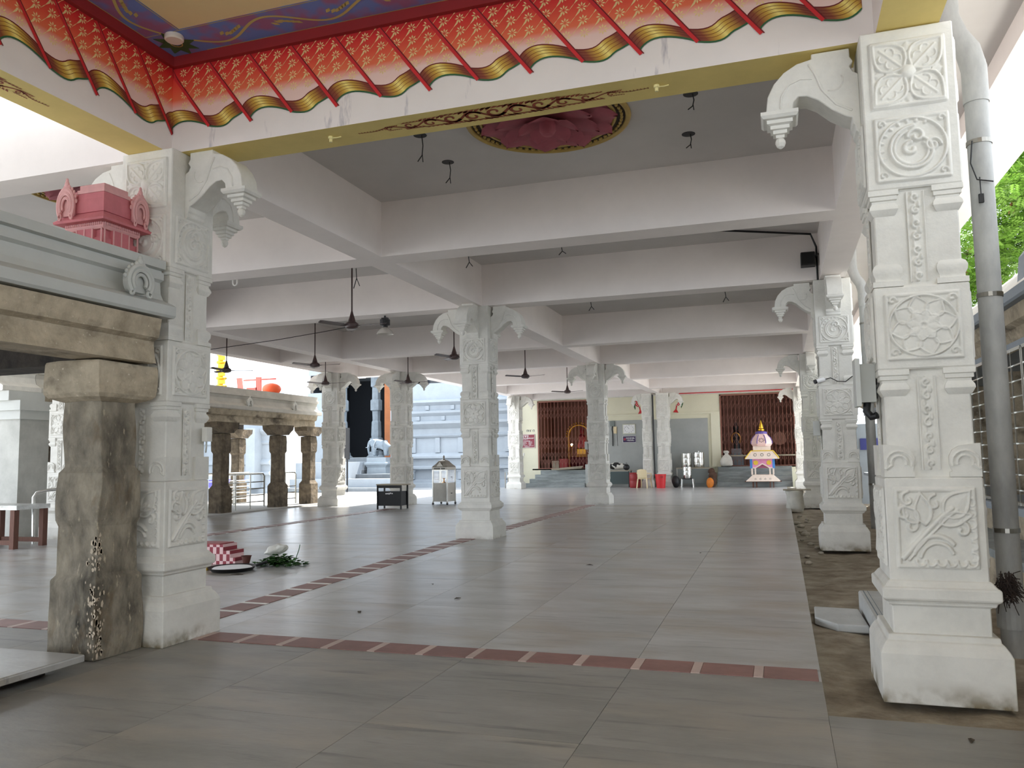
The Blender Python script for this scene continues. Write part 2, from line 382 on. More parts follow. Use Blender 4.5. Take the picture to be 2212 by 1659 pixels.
def f_scroll(U, V):
    h = frame(U, V)
    sp = arc(.02, 0, .43, PI*.25, PI*.25+PI*2.1, 40, .4)+arc(.04, -.06, .34, PI*.45, PI*2.2, 30, .2)
    h = np.maximum(h, .8*seg_ridge(U, V, arc(0, 0, .44, 0, 2*PI, 40), .022))
    h = np.maximum(h, seg_ridge(U, V, arc(.03, -.04, .36, PI*.5, PI*2.3, 40, .2), .03))
    h = np.maximum(h, .8*seg_ridge(U, V, arc(.03, -.04, .30, PI*.6, PI*2.2, 40, .15), .025))
    h = np.maximum(h, seg_ridge(U, V, arc(.26, .0, .11, 0, PI*3, 24, .02), .025))
    h = np.maximum(h, seg_ridge(U, V, arc(.06, .16, .12, PI, -PI, 20, .03), .03))
    h = np.maximum(h, .9*seg_ridge(U, V, arc(-.02, -.02, .1, PI*.5, PI*2, 14, .04), .035))
    for k in range(9):
        a = PI*.35+k*.3; h = np.maximum(h, .6*petal_dome(U, V, a, .37, .45, .03))
    for sx in (-1, 1):
        for sy in (-1, 1): h = np.maximum(h, .7*seg_ridge(U, V, arc(sx*.39, sy*.39, .05, 0, 5, 10, .02), .018))
    return h
def f_lotus(U, V):
    h = frame(U, V); d = np.hypot(U, V)
    h = np.maximum(h, .9*seg_ridge(U, V, arc(0, 0, .44, 0, 2*PI, 48), .02))
    for k in range(8):
        a = k*PI/4+.2
        h = np.maximum(h, .55*petal_dome(U, V, a, .16, .43, .125)); h = np.maximum(h, .8*seg_ridge(U, V, petal_pts(a, .16, .43, .125), .018))
    inn = np.full(U.shape, .5)
    for k in range(8):
        a = k*PI/4+.6; inn = np.maximum(inn, .55+.5*petal_dome(U, V, a, .03, .23, .085)); inn = np.maximum(inn, 1.0*seg_ridge(U, V, petal_pts(a, .03, .23, .085), .014))
    h = np.where(d < .23, inn, h)
    h = np.maximum(h, 1.1*seg_ridge(U, V, arc(0, 0, .05, 0, 2*PI, 12), .03))
    for sx in (-1, 1):
        for sy in (-1, 1): h = np.maximum(h, .7*seg_ridge(U, V, arc(sx*.38, sy*.38, .06, 0, 5, 10, .02), .02))
    return h
def f_leaf(U, V):
    h = frame(U, V)
    stem = [(-.4, -.36), (-.28, -.22), (-.12, -.05), (.05, .12), (.2, .24)]
    h = np.maximum(h, 1.0*seg_ridge(U, V, stem, .035)); h = np.maximum(h, .9*seg_ridge(U, V, [(p[0]+.06, p[1]-.02) for p in stem], .022))
    for cx, cy, a, l, w in ((.1, .12, .8, .45, .14), (-.12, .02, 1.7, .4, .1), (.02, .06, .25, .42, .08), (-.2, .05, 2.3, .28, .08)):
        h = np.maximum(h, .6*petal_dome(U, V, a, .02, l, w, (cx, cy))); h = np.maximum(h, .95*seg_ridge(U, V, petal_pts(a, .02, l, w, (cx, cy)), .02))
    for cx, cy, s_ in ((-.32, .34, 1), (-.3, .02, -1), (.0, .3, 1), (.3, -.02, -1), (-.36, .17, 1)):
        h = np.maximum(h, .9*seg_ridge(U, V, arc(cx, cy, .1, PI*.5, PI*.5+s_*5, 18, .02), .024))
    h = np.maximum(h, .9*seg_ridge(U, V, arc(.02, -.36, .3, PI*.95, PI*.25, 20, .24), .03)); h = np.maximum(h, .8*seg_ridge(U, V, arc(.02, -.38, .22, PI*.95, PI*.15, 20, .18), .024))
    for k in range(6):
        h = np.maximum(h, .9*seg_ridge(U, V, arc(-.2+k*.12, -.4, .055, PI, 2*PI, 8), .02))
        h = np.maximum(h, .8*seg_ridge(U, V, arc(.42, -.34+k*.13, .05, -PI/2, PI/2, 8), .018))
    return h
def f_strip(U, V):   # tall strip, V spans -2.8..2.8
    h = np.maximum(seg_ridge(U, V, [(-.46, -2.9), (-.46, 2.9)], .06), seg_ridge(U, V, [(.46, -2.9), (.46, 2.9)], .06))*.7
    for k in range(7):
        cy = -2.4+k*.8; s_ = 1 if k % 2 else -1
        h = np.maximum(h, seg_ridge(U, V, arc(0, cy, .27, s_*PI*.6, s_*PI*.6+s_*5, 20, .06), .09))
        h = np.maximum(h, .8*petal_dome(U, V, PI/2, 0, .45, .12, (s_*.18, cy+.15)))
    return h
_R = {}
def relief(key, fn, w, h, nu, nv, depth, vs=1):
    if key in _R: return _R[key]
    u = np.linspace(-.5, .5, nu); v = np.linspace(-.5, .5, nv); U, V = np.meshgrid(u, v)
    Hh = fn(U, V*vs)*depth
    P = np.stack([U*w, -Hh-.002, V*h], -1).reshape(-1, 3)
    me = bpy.data.meshes.new(key); fs = []
    for j in range(nv-1):
        for i in range(nu-1): fs.append((j*nu+i, j*nu+i+1, (j+1)*nu+i+1, (j+1)*nu+i))
    me.from_pydata(P.tolist(), [], fs); me.materials.append(WHITE); me.polygons.foreach_set('use_smooth', [True]*len(fs)); me.update()
    _R[key] = me
    return me
REL = [('flower_relief', relief('flower_relief', f_flower, .47, .47, 96, 96, .026), 4.06), ('scroll_relief', relief('scroll_relief', f_scroll, .46, .45, 96, 96, .025), 3.545),
       ('lotus_relief', relief('lotus_relief', f_lotus, .46, .45, 100, 100, .026), 2.36), ('leaf_relief', relief('leaf_relief', f_leaf, .48, .52, 100, 108, .026), 1.07)]
STRIP = relief('floral_strip', f_strip, .11, .6, 24, 120, .02, 5.5)
base_me = MB().sq([(.367, 0), (.367, .30), (.352, .335), (.33, .37), (.318, .375), (.312, .41), (.28, .412)]).mesh('base', WHITEB)
neck_me = MB().sq([(.278, .405), (.278, .585), (.305, .59), (.31, .61), (.335, .63), (.335, .695), (.318, .705), (.29, .742), (.27, .745)]).mesh('neck_moulding', WHITE)
q, s1 = .282, .252
shaft_me = MB().sq([(q, .735), (q, 1.385), (s1, 1.392), (s1, 2.078), (q, 2.085), (q, 2.625), (s1, 2.632), (s1, 3.272), (q, 3.28), (q, H)]).mesh('shaft', WHITE)
cup_me = MB().sq([(.092, 0), (.092, -.035), (.082, -.04), (.082, -.065), (.07, -.07), (.07, -.085), (.085, -.11), (.088, -.13), (.07, -.165), (.045, -.185), (.03, -.2), (.03, -.225), (.001, -.23)]).mesh('corner_cup', WHITE, .5)
pot_me = MB().sq([(.092, 0), (.092, .035), (.075, .04), (.075, .06), (.088, .085), (.09, .115), (.08, .14), (.05, .165), (.03, .19), (.001, .2)]).mesh('corner_pot', WHITE, .5)
def curl_mesh():
    m = MB(); m.prism([(-.09, 0), (.09, 0), (.09, .03), (.075, .035), (.08, .05), (.09, .08), (.09, .13), (.07, .17), (.03, .195), (-.03, .205), (-.09, .21)], -.09, .09)
    for i in range(2): m.tube([(-.08+.0, -.092, .05)]+[(x, -.092, z) for x, z in arc(.0, .09, .075-.03*i, PI*1.1, -.3, 10)], .012, 5)
    return m.mesh('corner_curl', WHITE)
curl_me = curl_mesh()
bpoly = [(.30, H), (.30, 4.335), (.40, 4.315), (.49, 4.265), (.56, 4.19), (.605, 4.10), (.62, 3.99), (.44, 3.99), (.435, 4.04), (.40, 4.075), (.34, 4.07), (.27, 4.03), (.18, 3.945), (.09, 3.885), (.05, 3.87), (.05, 3.83), (.035, 3.81), (.035, 3.78), (.018, 3.76), (0, 3.75), (0, 4.18), (.035, 4.2), (.055, 4.24), (.03, 4.275), (.05, 4.31), (.05, H)]
bm_ = MB()
half = .115
bm_.prism(bpoly, -half, half)
for sy in (-1, 1):
    bm_.tube([(d, sy*half, z) for d, z in [(.32, 4.30), (.28, 4.22), (.24, 4.1), (.15, 3.98), (.05, 3.92)]], .012, 5)
    bm_.tube([(d, sy*half, z) for d, z in [(.52, 4.0), (.51, 4.09), (.46, 4.17), (.38, 4.2), (.30, 4.19)]], .01, 5)
    bm_.tube([(d, sy*half, z) for d, z in arc(.17, 4.15, .07, 2.6, 5.2, 8)], .009, 5)
bracket_me = bm_.mesh('bracket', WHITE, .6)
pend_me = MB().sq([(.10, 4.0), (.128, 3.99), (.128, 3.965), (.112, 3.945), (.088, 3.94), (.088, 3.915), (.065, 3.905), (.065, 3.88), (.048, 3.875), (.048, 3.85), (.03, 3.845), (.028, 3.825)]).lathe([(.02, 3.83), (.034, 3.81), (.036, 3.79), (.026, 3.765), (.006, 3.75)], 10).mesh('pendant', WHITE)
def column(loc, label, sides='ESWN', lite=False, sx=1, group=None):
    t = thing('carved_column', label, 'column', loc, 0, group)
    a = obj('base', base_me, t); bevel(a, .012, 2); bevel(obj('neck_moulding', neck_me, t), .006)
    bevel(obj('shaft', shaft_me, t), .008)
    for k, sd in enumerate('SENW'):
        rz = k*PI/2; d = (0, -1) if k == 0 else (1, 0) if k == 1 else (0, 1) if k == 2 else (-1, 0)
        if lite and sd == 'N': continue
        for nm, me, z in REL:
            if nm == 'flower_relief' and sd in sides: continue
            obj(nm, me, t, (d[0]*q, d[1]*q, z), (0, 0, rz))
        for z in (1.735, 2.955): obj('floral_strip', STRIP, t, (d[0]*s1, d[1]*s1, z), (0, 0, rz))
        if sd in sides:
            br = obj('bracket', bracket_me, t, (d[0]*q, d[1]*q, 0), (0, 0, rz-PI/2)); bevel(br, .006)
            obj('pendant', pend_me, br, (.53, 0, 0))
    for sx_ in (-1, 1):
        for sy_ in (-1, 1):
            c = .19
            for z in (2.083, 3.279): obj('corner_cup', cup_me, t, (sx_*c, sy_*c, z))
            obj('corner_pot', pot_me, t, (sx_*c, sy_*c, 2.63))
            obj('corner_curl', curl_me, t, (sx_*c, sy_*c, 1.39), (0, 0, 0), (-sx_, -sy_ if sy_ > 0 else 1, 1))
    t.scale = (sx, 1, 1)
    return t
CG = 'carved white columns of the hall'
MX, RX = -5.346, .910
column((MX, 6.013, 0), 'white carved column hugged by the rough stone pillar', 'EWN', group=CG)
column((RX, 6.013, -.008), 'white carved column beside the long rain pipe and twig bundle', 'WN', group=CG)
column((MX, 14.237, 0), 'white carved column standing free in mid hall with four brackets', group=CG)
column((RX, 14.237, -.008), 'white carved column with small security camera on its shaft', 'WSN', group=CG)
column((MX, 24.646, 0), 'white carved column with little switch box, behind the mid hall column', lite=True, group=CG)
column((RX, 24.646, -.008), 'white carved column beside the white cement sack', 'WS', lite=True, group=CG)
column((-5.78, 37.45, .0), 'white column of the joined pair behind the cream plastic chair', 'W', lite=True, sx=.78, group=CG)
column((-5.05, 37.45, .0), 'white column of the joined pair behind the red bin', 'E', lite=True, group=CG)
column((RX, 37.2, .0), 'white carved column beside the folding gate and painted shrine cart', 'WS', lite=True, group=CG)
column((LX, 24.0, .0), 'white carved column behind the black metal desk', lite=True, group=CG)
column((LX, 36.0, .0), 'white carved column beside the small steel stand and cream wall', 'ES', lite=True, group=CG)
column((LLX, 12.9, .0), 'white carved column seen past the rough stone pillar, near the foil table', lite=True, group=CG)
column((LLX, 23.2, .0), 'white carved column at the corner of the far stone pavilion', lite=True, group=CG)
# dark joint pipe between the twin columns
MB().tube([(-5.47, 37.1, .5), (-5.47, 37.1, 4.3)], .035, 8).build('joint_pipe', BLACK, label='thin black pipe in the joint of the twin columns', cat='pipe')

# ================================================================== PAINTED DRAPERY
def face_pt(s, z, off):
    """s>0 runs right along the front beam, s<0 runs towards the camera along the side beam"""
    if s >= 0: return (-5.18+s, 5.85-off, z)
    return (-5.18+off, 5.85+s, z)
CLOTH = ramp_mat('drapery paint', 1, [(0.0, S(242, 212, 204)), (.24, S(240, 206, 198)), (.42, S(236, 116, 78)), (.64, S(230, 84, 60)), (.9, S(216, 40, 42)), (1, S(186, 28, 34))])
GOLDH = ramp_mat('gold hem paint', 0, [(0, S(112, 40, 48)), (.16, S(140, 74, 44)), (.36, S(206, 166, 66)), (.5, S(246, 228, 134)), (.64, S(206, 166, 66)), (.86, S(136, 70, 44)), (1, S(112, 40, 48))])
GREENL = mat('green line paint', S(44, 96, 60), .7); FOLD = mat('fold red paint', S(206, 42, 48), .7); FOLDD = mat('fold dark paint', S(112, 24, 28), .7)
PETAL = mat('cream flower paint', S(238, 210, 150), .7)
Z0, Z1, PITCHF, SLANT = 4.55, 5.17, .432, .47
def bot(k, u):
    if k % 2 == 0: return Z0+.02+.085*math.sin(PI*min(1, u*1.0))**.8
    return Z0+.02-.028*math.sin(PI*min(1, u*1.6))+.085*u*u
def sig(k, u, z): return (k+u)*PITCHF-SLANT*(z-Z0)/(Z1-Z0)
def drapery(k0, k1, label, side):
    t = thing('painted_drapery', label, 'mural', (-5.18, 5.85, Z0))
    lim = (0, 5.85) if side > 0 else (-5.2, 0)
    off0 = Vector((-5.18, 5.85, Z0))
    def P(s, z, o):
        s = min(max(s, lim[0]), lim[1])
        p = (-5.18+s, 5.85-o, z) if side > 0 else (-5.18+o, 5.85+s, z)
        return Vector(p)-off0
    stripe = MB(); green = MB(); flow = MB()
    for k in range(k0, k1):
        c = MB(); hm = MB(); nu, nv = 12, 8; vs = []; uv = []
        for j in range(nv+1):
            for i in range(nu+1):
                u = i/nu; zb = bot(k, u)+.105; z = zb+(Z1-zb)*j/nv
                vs.append(P(sig(k, u, z), z, .004)); uv.append((u, (z-Z0-.1)/(Z1-Z0-.1)))
        if max(v.x for v in vs)-min(v.x for v in vs)+max(v.y for v in vs)-min(v.y for v in vs) < .02: continue
        fs = [(j*(nu+1)+i, j*(nu+1)+i+1, (j+1)*(nu+1)+i+1, (j+1)*(nu+1)+i) for j in range(nv) for i in range(nu)]
        c.add(vs, fs, 0, uv)
        vs = []; uv = []
        for j in range(2):
            for i in range(nu+1):
                u = i/nu; z = bot(k, u)+.112*j; vs.append(P(sig(k, u, z), z, .006)); uv.append((u, j))
        hm.add(vs, [(i, i+1, nu+2+i, nu+1+i) for i in range(nu)], 0, uv)
        p = c.build('cloth_panel', CLOTH, t); hm.build('gold_hem', GOLDH, p)
        for tt, w, mi in ((0, .013, 1), (.112, .009, 0)):
            green.ribbon([(sig(k, i/nu, bot(k, i/nu)+tt), bot(k, i/nu)+tt) for i in range(nu+1)], w, lambda a, z: P(a, z, .008), mi)
        for q_ in (.035, .06, .085): green.ribbon([(sig(k, i/nu, bot(k, i/nu)+q_), bot(k, i/nu)+q_) for i in range(nu+1)], .003, lambda a, z: P(a, z, .008), 0)
        zt = bot(k-1, 1)-.0 if k % 2 else Z0-.0
        zz = [zt+(Z1-zt)*i/6 for i in range(7)]
        stripe.ribbon([(sig(k, 0, z), z) for z in zz], .034, lambda a, z: P(a, z, .009), 0)
        stripe.ribbon([(sig(k, 0, z)+.017, z) for z in zz], .009, lambda a, z: P(a, z, .0095), 1)
        # little cream flowers and dashes
        for i in range(3):
            for j in range(4):
                u = (i+.3+.5*(j % 2))/3.0; z = 4.80+.105*j
                if u > .95: continue
                s0 = sig(k, u, z)
                if not (lim[0]+.03 < s0 < lim[1]-.03): continue
                for m in range(8):
                    a = m*PI/4; r = .043
                    flow.add([P(s0+.008*math.cos(a), z+.008*math.sin(a), .007), P(s0+r*.65*math.cos(a-.24), z+r*.65*math.sin(a-.24), .007), P(s0+r*math.cos(a), z+r*math.sin(a), .007), P(s0+r*.65*math.cos(a+.24), z+r*.65*math.sin(a+.24), .007)], [(0, 1, 2, 3)])
                s2, z2 = s0+.075, z+.03
                if lim[0]+.05 < s2 < lim[1]-.05:
                    for e, w in ((0, .005), (.045, .016)):
                        flow.ribbon([(s2-.04+e, z2-.045+e*1.1), (s2-.01+e, z2-.012+e*1.1), (s2+.012+e, z2+.012+e*1.1)], [.001, w, .001], lambda a, z: P(a, z, .007))
    stripe.build('fold_stripe', [FOLD, FOLDD], t); green.build('hem_line', [FOLDD, GREENL], t); flow.build('flower_print', PETAL, t)
    tr_ = MB()
    if side > 0: tr_.box(0, 5.915, -.05, 0, Z1-Z0, 5.27-Z0)
    else: tr_.box(0, .05, -5.2, -.05, Z1-Z0, 5.27-Z0)
    tr_.build('red_cornice', mat('dark red paint', S(150, 34, 38), .7, var=.1, scale=3), t)
drapery(-1, 15, 'red painted drapery with gold scalloped hem facing the camera bay', 1)
drapery(-12, 3, 'red painted drapery with gold hem on the beam over the stone pavilion', -1)

# painted ceiling of the near bay
ZC = 5.27
cb = thing('painted_ceiling', 'cream painted ceiling panel with blue and purple vine border', 'ceiling', (-5.18, 5.85, ZC-.005), kind='structure')
MB().box(0, 5.915, -17.8, 0, .004, .03).build('ceiling_panel', CREAMC, cb)
BORD = mat('border paint', S(108, 130, 196), .75, col2=S(156, 100, 138), scale=3.2, lo=.42, hi=.58, detail=2)
MB().box(.05, 5.86, -.42, -.05, -.001, .003).box(.05, .42, -5.2, -.42, -.001, .003).build('border_band', BORD, cb)
vine = MB()
VG = mat('vine paint', S(196, 180, 112), .75); VGR = mat('green rosette paint', S(62, 96, 56), .75)
for ax in (0, 1):
    n = 150; L_ = 5.3 if ax == 0 else 4.8
    path = [(.42+L_*i/n, -.235+.11*math.sin(2*PI*i/n*L_/1.05)) for i in range(n+1)]
    fn = (lambda a, b: (a, b, -.003)) if ax == 0 else (lambda a, b: (-b, -a, -.003))
    vine.ribbon(path, .026, fn); vine.ribbon([(.05+5.7*i/20, -.412) for i in range(21)] if ax == 0 else [(.42+4.7*i/20, -.412) for i in range(21)], .008, fn); vine.ribbon([(.42+4.7*i/20, -.056) for i in range(21)], .008, fn)
    for i in range(0, int(L_/.525)):
        x0 = .42+.26+i*.525; up = 1 if i % 2 == 0 else -1
        for m in range(6):
            a = m/5; cx = x0+.2*a+.05; cy = -.235+up*(.02-.1*abs(a-.3))
            vine.ribbon([(cx-.03, cy+.02*up), (cx, cy-.005*up), (cx+.025, cy-.03*up)], [.006, .04, .006], fn)
vine.build('vine_scroll', VG, cb)
ros = MB()
for m in range(8):
    a = m*PI/4; ros.ribbon([(.235+.03*math.cos(a), -.235+.03*math.sin(a)), (.235+.1*math.cos(a), -.235+.1*math.sin(a)), (.235+.19*math.cos(a), -.235+.19*math.sin(a))], [.02, .09, .01], lambda x, y: (x, y, -.003))
ros.build('green_rosette', VGR, cb)
rr = MB().ribbon([(.235+.05*math.cos(i*.4), -.235+.05*math.sin(i*.4)) for i in range(17)], .01, lambda x, y: (x, y, -.005)); rr.build('rosette_ring', VG, cb)
om = mat('terracotta ornament paint', S(150, 66, 40), .75, var=.15, scale=10)
tip = MB()
for m in range(5): tip.ribbon([(.9+.02*m, -1.35-.02*m), (.78+.05*m, -1.0+.02*m), (.72+.09*m, -.9-.06*m)], [.03, .05, .005], lambda x, y: (x, y, -.0005))
tip.build('centre_ornament', om, cb)
MB().lathe([(.075, 0), (.08, -.012), (.08, -.04), (.07, -.05), (.001, -.05)], 24, (-4.87, 5.5, ZC-.003)).build('ceiling_lamp', mat('white plastic', S(226, 220, 208), .4), smooth=.5, label='round white surface lamp at the corner of the painted ceiling', cat='lamp')

# scroll ornaments on the yellow soffits
def soffit_orn(cx, cy, L_, ang, label):
    t = MB(); n = 120
    ca, sa = math.cos(ang), math.sin(ang)
    fn = lambda a, b_: (a*ca-b_*sa, a*sa+b_*ca, 0)
    env = lambda a: max(.12, 1-(abs(a)/(L_/2))**2)
    per = L_/6.5
    stem = [(-L_/2+L_*i/n, .07*env(-L_/2+L_*i/n)*math.sin(2*PI*(L_*i/n)/per)) for i in range(n+1)]
    t.ribbon(stem, [.022*env(p[0])+.004 for p in stem], fn)
    for k in range(12):
        a0 = -L_/2+per*.25+k*per/2; e = env(a0); s_ = 1 if k % 2 == 0 else -1
        if e < .3: continue
        sp = arc(a0, -s_*.012*e, .085*e, s_*.4, s_*(.4+6.6), 28, .014*e)
        t.ribbon(sp, [(.036*e)*(1-.45*i/28) for i in range(29)], fn)
        for m in range(6):
            q_ = a0+(m-2.5)*.05*e+.03; t.ribbon([(q_-.02*e, s_*.06*e), (q_, s_*.09*e), (q_+.04*e, s_*.115*e)], [.002, .034*e, .002], fn); t.ribbon([(q_-.02*e, -s_*.08*e), (q_+.02, -s_*.1*e), (q_+.05*e, -s_*.105*e)], [.002, .026*e, .002], fn)
    for s_ in (-1, 1):
        for m in range(10):
            a0 = s_*(L_/2-.02*m*1.4); t.ribbon([(a0, -.012), (a0+s_*.006, 0), (a0, .012)], .006, fn)
    t.build('scroll_ornament', om, loc=(cx, cy, H-.003), label=label, cat='mural')
soffit_orn(-2.1, 6.04, 2.5, 0, 'red brown painted scroll ornament on the cross beam soffit')
soffit_orn(-5.37, 3.6, 2.2, PI/2, 'red brown painted scroll ornament on the soffit over the pavilion')

# ceiling lotus medallions
def medallion(cx, cy, label):
    t = thing('ceiling_medallion', label, 'medallion', (cx, cy, TOP), group='lotus medallions on the ceiling')
    MAR = mat('medallion maroon', S(172, 88, 100), .7, var=.2, scale=5); MG = mat('medallion gold', S(190, 160, 84), .5, var=.2, scale=6)
    MB().lathe([(.70, 0), (.70, -.02), (.66, -.03)], 48).build('disc', MAR, t)
    rp = [(.85+.035*math.cos(a), -.03+.03*math.sin(a)) for a in [i*PI/6 for i in range(13)]]
    MB().tube([(.86*math.cos(i*PI/32), .86*math.sin(i*PI/32), -.012) for i in range(65)], .03, 8).tube([(.72*math.cos(i*PI/32), .72*math.sin(i*PI/32), -.012) for i in range(65)], .02, 6).build('rim', MG, t, smooth=1.0)
    MB().lathe([(.86, -.001), (.86, -.012), (.72, -.012)], 64).build('rim_channel', mat('dark recess', S(60, 44, 30), .8), t)
    bd = MB().ball((0, 0, 0), .026, .018, .02, 8).mesh('bead', MG, 1.0)
    for k in range(64): obj('bead', bd, t, (.79*math.cos(k*PI/32), .79*math.sin(k*PI/32), -.02), (0, 0, k*PI/32+PI/2))
    def petal(r0, r1, w, lift):
        m = MB(); n = 8; vs = []; fs = []
        for i in range(n+1):
            u = i/n; ww = w*math.sqrt(max(0, 1-(2*(.14+.86*u)-1)**2))
            for j in range(5):
                v = (j-2)/2; vs.append((r0+(r1-r0)*u, ww*v, -lift*(.25+.75*u**2)-.03*abs(v)**2*(1-u)+.03*abs(v)))
        for i in range(n):
            for j in range(4): fs.append((i*5+j, i*5+j+1, (i+1)*5+j+1, (i+1)*5+j))
        m.add(vs, fs); return m.mesh('petal', MAR, 1.2)
    for nn, r0, r1, w, lf, of in ((10, .3, .76, .2, .07, 0), (8, .18, .56, .17, .12, .39), (6, .06, .33, .13, .16, .1)):
        pm = petal(r0, r1, w, lf)
        for k in range(nn): obj('petal', pm, t, (0, 0, -.01), (0, 0, of+k*2*PI/nn))
    MB().lathe([(.09, -.02), (.09, -.12), (.06, -.17), (.001, -.18)], 12).build('seed_head', MAR, t, smooth=.8)
medallion(-2.22, 8.09, 'maroon lotus medallion with gold beaded rim, beyond the drapery beam')
medallion(-8.4, 8.09, 'maroon lotus medallion above the roof of the old stone pavilion')

# light holes with hanging wire ends, wire stubs
HG = 'open ceiling light holes with hanging wires'
def hole(x, y, z, l, label):
    t = thing('ceiling_hole', label, 'hole', (x, y, z), group=HG)
    MB().lathe([(.075, 0), (.075, -.004), (.001, -.004)], 20).build('hole', BLACK, t)
    w = MB().tube([(.02, 0, 0), (.03, .01, -l*.4), (.015, .02, -l*.75), (-.03, 0, -l)], .006, 5).tube([(.02, .012, -l*.7), (.025, .02, -l*1.02)], .005, 5)
    w.build('wire', WIRE, t)
hole(-3.67, 7.99, TOP, .3, 'black ceiling hole with long forked wire left of the medallion')
hole(-3.7, 8.86, TOP, .26, 'black ceiling hole with straight wire pair behind the medallion edge')
hole(-.70, 7.99, TOP, .16, 'black ceiling hole with short curled wire near the bracketed column')
hole(-.83, 9.02, TOP, .16, 'small black ceiling hole with stub wire before the plain beam')
def stub(x, y, z, l, label):
    MB().tube([(x, y, z), (x+.01, y, z-l*.5), (x-.04, y, z-l)], .007, 5).tube([(x+.01, y, z-l*.5), (x+.06, y, z-l*.9)], .006, 5).build('wire_stub', WIRE, label=label, cat='wire', group='cut wire ends on the beams')
for x, y, l, w_ in ((-4.05, 10.42, .16, 'behind the first plain cross beam near the long middle beam'), (-2.7, 10.43, .1, 'tiny, behind the first plain cross beam in mid bay'), (-.9, 12.2, .12, 'crossed, on the slab near the black conduit'), (-3.2, 14.42, .16, 'straight, behind the mid hall column beam'), (-.8, 14.42, .18, 'behind the cross beam left of the loudspeaker'), (-5.85, 10.45, .3, 'forked, beside the rod of the near fan')):
    stub(x, y, H if y != 12.2 else TOP, l, 'cut black wire end ' + w_)
CLIP = mat('pale clip', S(232, 220, 160), .5)
for x in (-3.62, -.78):
    t = thing('bulb_holder', 'small cream bulb holder on the yellow soffit ' + ('towards the stone pillar side' if x < -2 else 'towards the rain pipe side'), 'fitting', (x, 6.02, H), group='bulb holders on the yellow soffit')
    MB().lathe([(.022, 0), (.022, -.02), (.014, -.022), (.014, -.05), (.001, -.05)], 10).build('socket', CLIP, t)
    MB().tube([(0, 0, -.01), (.05, .01, -.012), (.09, .02, -.004)], .005, 5).build('lead', CLIP, t)
# U shaped hook
MB().tube([(-.04, 0, 0), (-.04, 0, -.06)]+[(.04*math.cos(a), 0, -.06+.045*math.sin(a)) for a in [PI+i*PI/8 for i in range(9)]]+[(.04, 0, 0)], .012, 6).build('ceiling_hook', mat('hook white', S(215, 213, 208), .5), loc=(-7.97, 10.44, H+.02), label='white U shaped fan hook below a cross beam', cat='hook')

# ================================================================== OLD STONE PAVILIONS
def rough(m, amp, seed=0, cuts=3, fr=3):
    """break up a mesh so that hewn stone is uneven"""
    me = m
    bm = bmesh.new(); bm.from_mesh(me)
    bmesh.ops.subdivide_edges(bm, edges=bm.edges[:], cuts=cuts, use_grid_fill=True)
    rnd = random.Random(seed)
    from mathutils import noise
    for v in bm.verts:
        p = v.co*fr+Vector((seed, seed*.7, 0)); v.co += Vector((noise.noise(p), noise.noise(p+Vector((9, 3, 1))), noise.noise(p+Vector((2, 7, 5)))*.5))*amp
    bm.to_mesh(me); bm.free(); me.update()
    return me
# --- near pavilion: corner pillar against the front left column
pl = thing('stone_pillar', 'rough weathered brown stone pillar in front of a white carved column', 'pillar', (-5.42, 5.37, 0))
m = MB()
m.sq([(.245, 0), (.245, .62), (.215, .66), (.205, 1.05), (.22, 1.1), (.225, 1.48), (.195, 1.53), (.188, 2.08)])
bevel(obj('shaft', rough(m.mesh('shaft', STONEP), .028, 1, 4), pl), .02, 2)
m = MB().sq([(.18, 2.06), (.25, 2.09), (.275, 2.12), (.285, 2.36), (.28, 2.38)], sx=1, sy=1.12)
bevel(obj('capital_block', rough(m.mesh('capital_block', STONE), .03, 2, 3), pl), .02, 2)
rnd = random.Random(3); m = MB()
for i in range(150):        # flaking lime along the front corner
    z = rnd.uniform(.02, .98); a = rnd.gauss(0, .035); r = rnd.uniform(.005, .018)
    x, y = (.247+.002, -.247+abs(a)) if a > 0 else (.247+a, -.249)
    n = 5; pts = [(r*rnd.uniform(.5, 1.2)*math.cos(2*PI*k/n), r*1.7*rnd.uniform(.5, 1.2)*math.sin(2*PI*k/n)) for k in range(n)]
    sc_ = 1 if z < .62 else .87
    if a > 0: vs = [(x*sc_+.006, y*sc_+p[0], z+p[1]) for p in pts]
    else: vs = [(x*sc_+p[0], y*sc_-.006, z+p[1]) for p in pts]
    m.add(vs, [tuple(range(n))])
m.build('lime_flakes', CHIP, pl, kind='stuff')
# lintels and eaves
np_ = thing('stone_pavilion', 'old stone pavilion roof with grey eaves beside the front left column', 'pavilion', (-5.0, 5.7, 0))
lm = MB().prism([(-.05, 2.40), (-.08, 2.56), (-.08, 2.59), (-.03, 2.62), (.0, 2.78), (-.42, 2.78), (-.42, 2.40)], -5.0, -.12)
ob = obj('lintel', rough(lm.mesh('lintel', STONE), .012, 5, 3), np_)
obj('back_lintel', rough(MB().box(-6.0, -.42, -.5, -.1, 2.38, 2.78).mesh('back_lintel', STONE_SHADE), .015, 6, 3), np_)
MB().box(-6, -.3, -6, -.1, 2.74, 2.8).build('roof_slab', STONE_SHADE, np_)  # underside shadow painted in with the dark stone
prof = [(.02, 2.80), (.04, 2.82), (.04, 2.90), (.0, 2.925), (-.10, 2.97), (-.13, 3.03), (-.14, 3.13), (-.10, 3.15), (-.10, 3.215), (-.125, 3.22), (-.125, 3.235), (-.08, 3.245), (-.08, 3.32), (-.12, 3.335), (-6, 3.335), (-6, 2.80)]
MB().prism(prof, -6.0, 0).build('eaves_cornice', GREYP, np_)
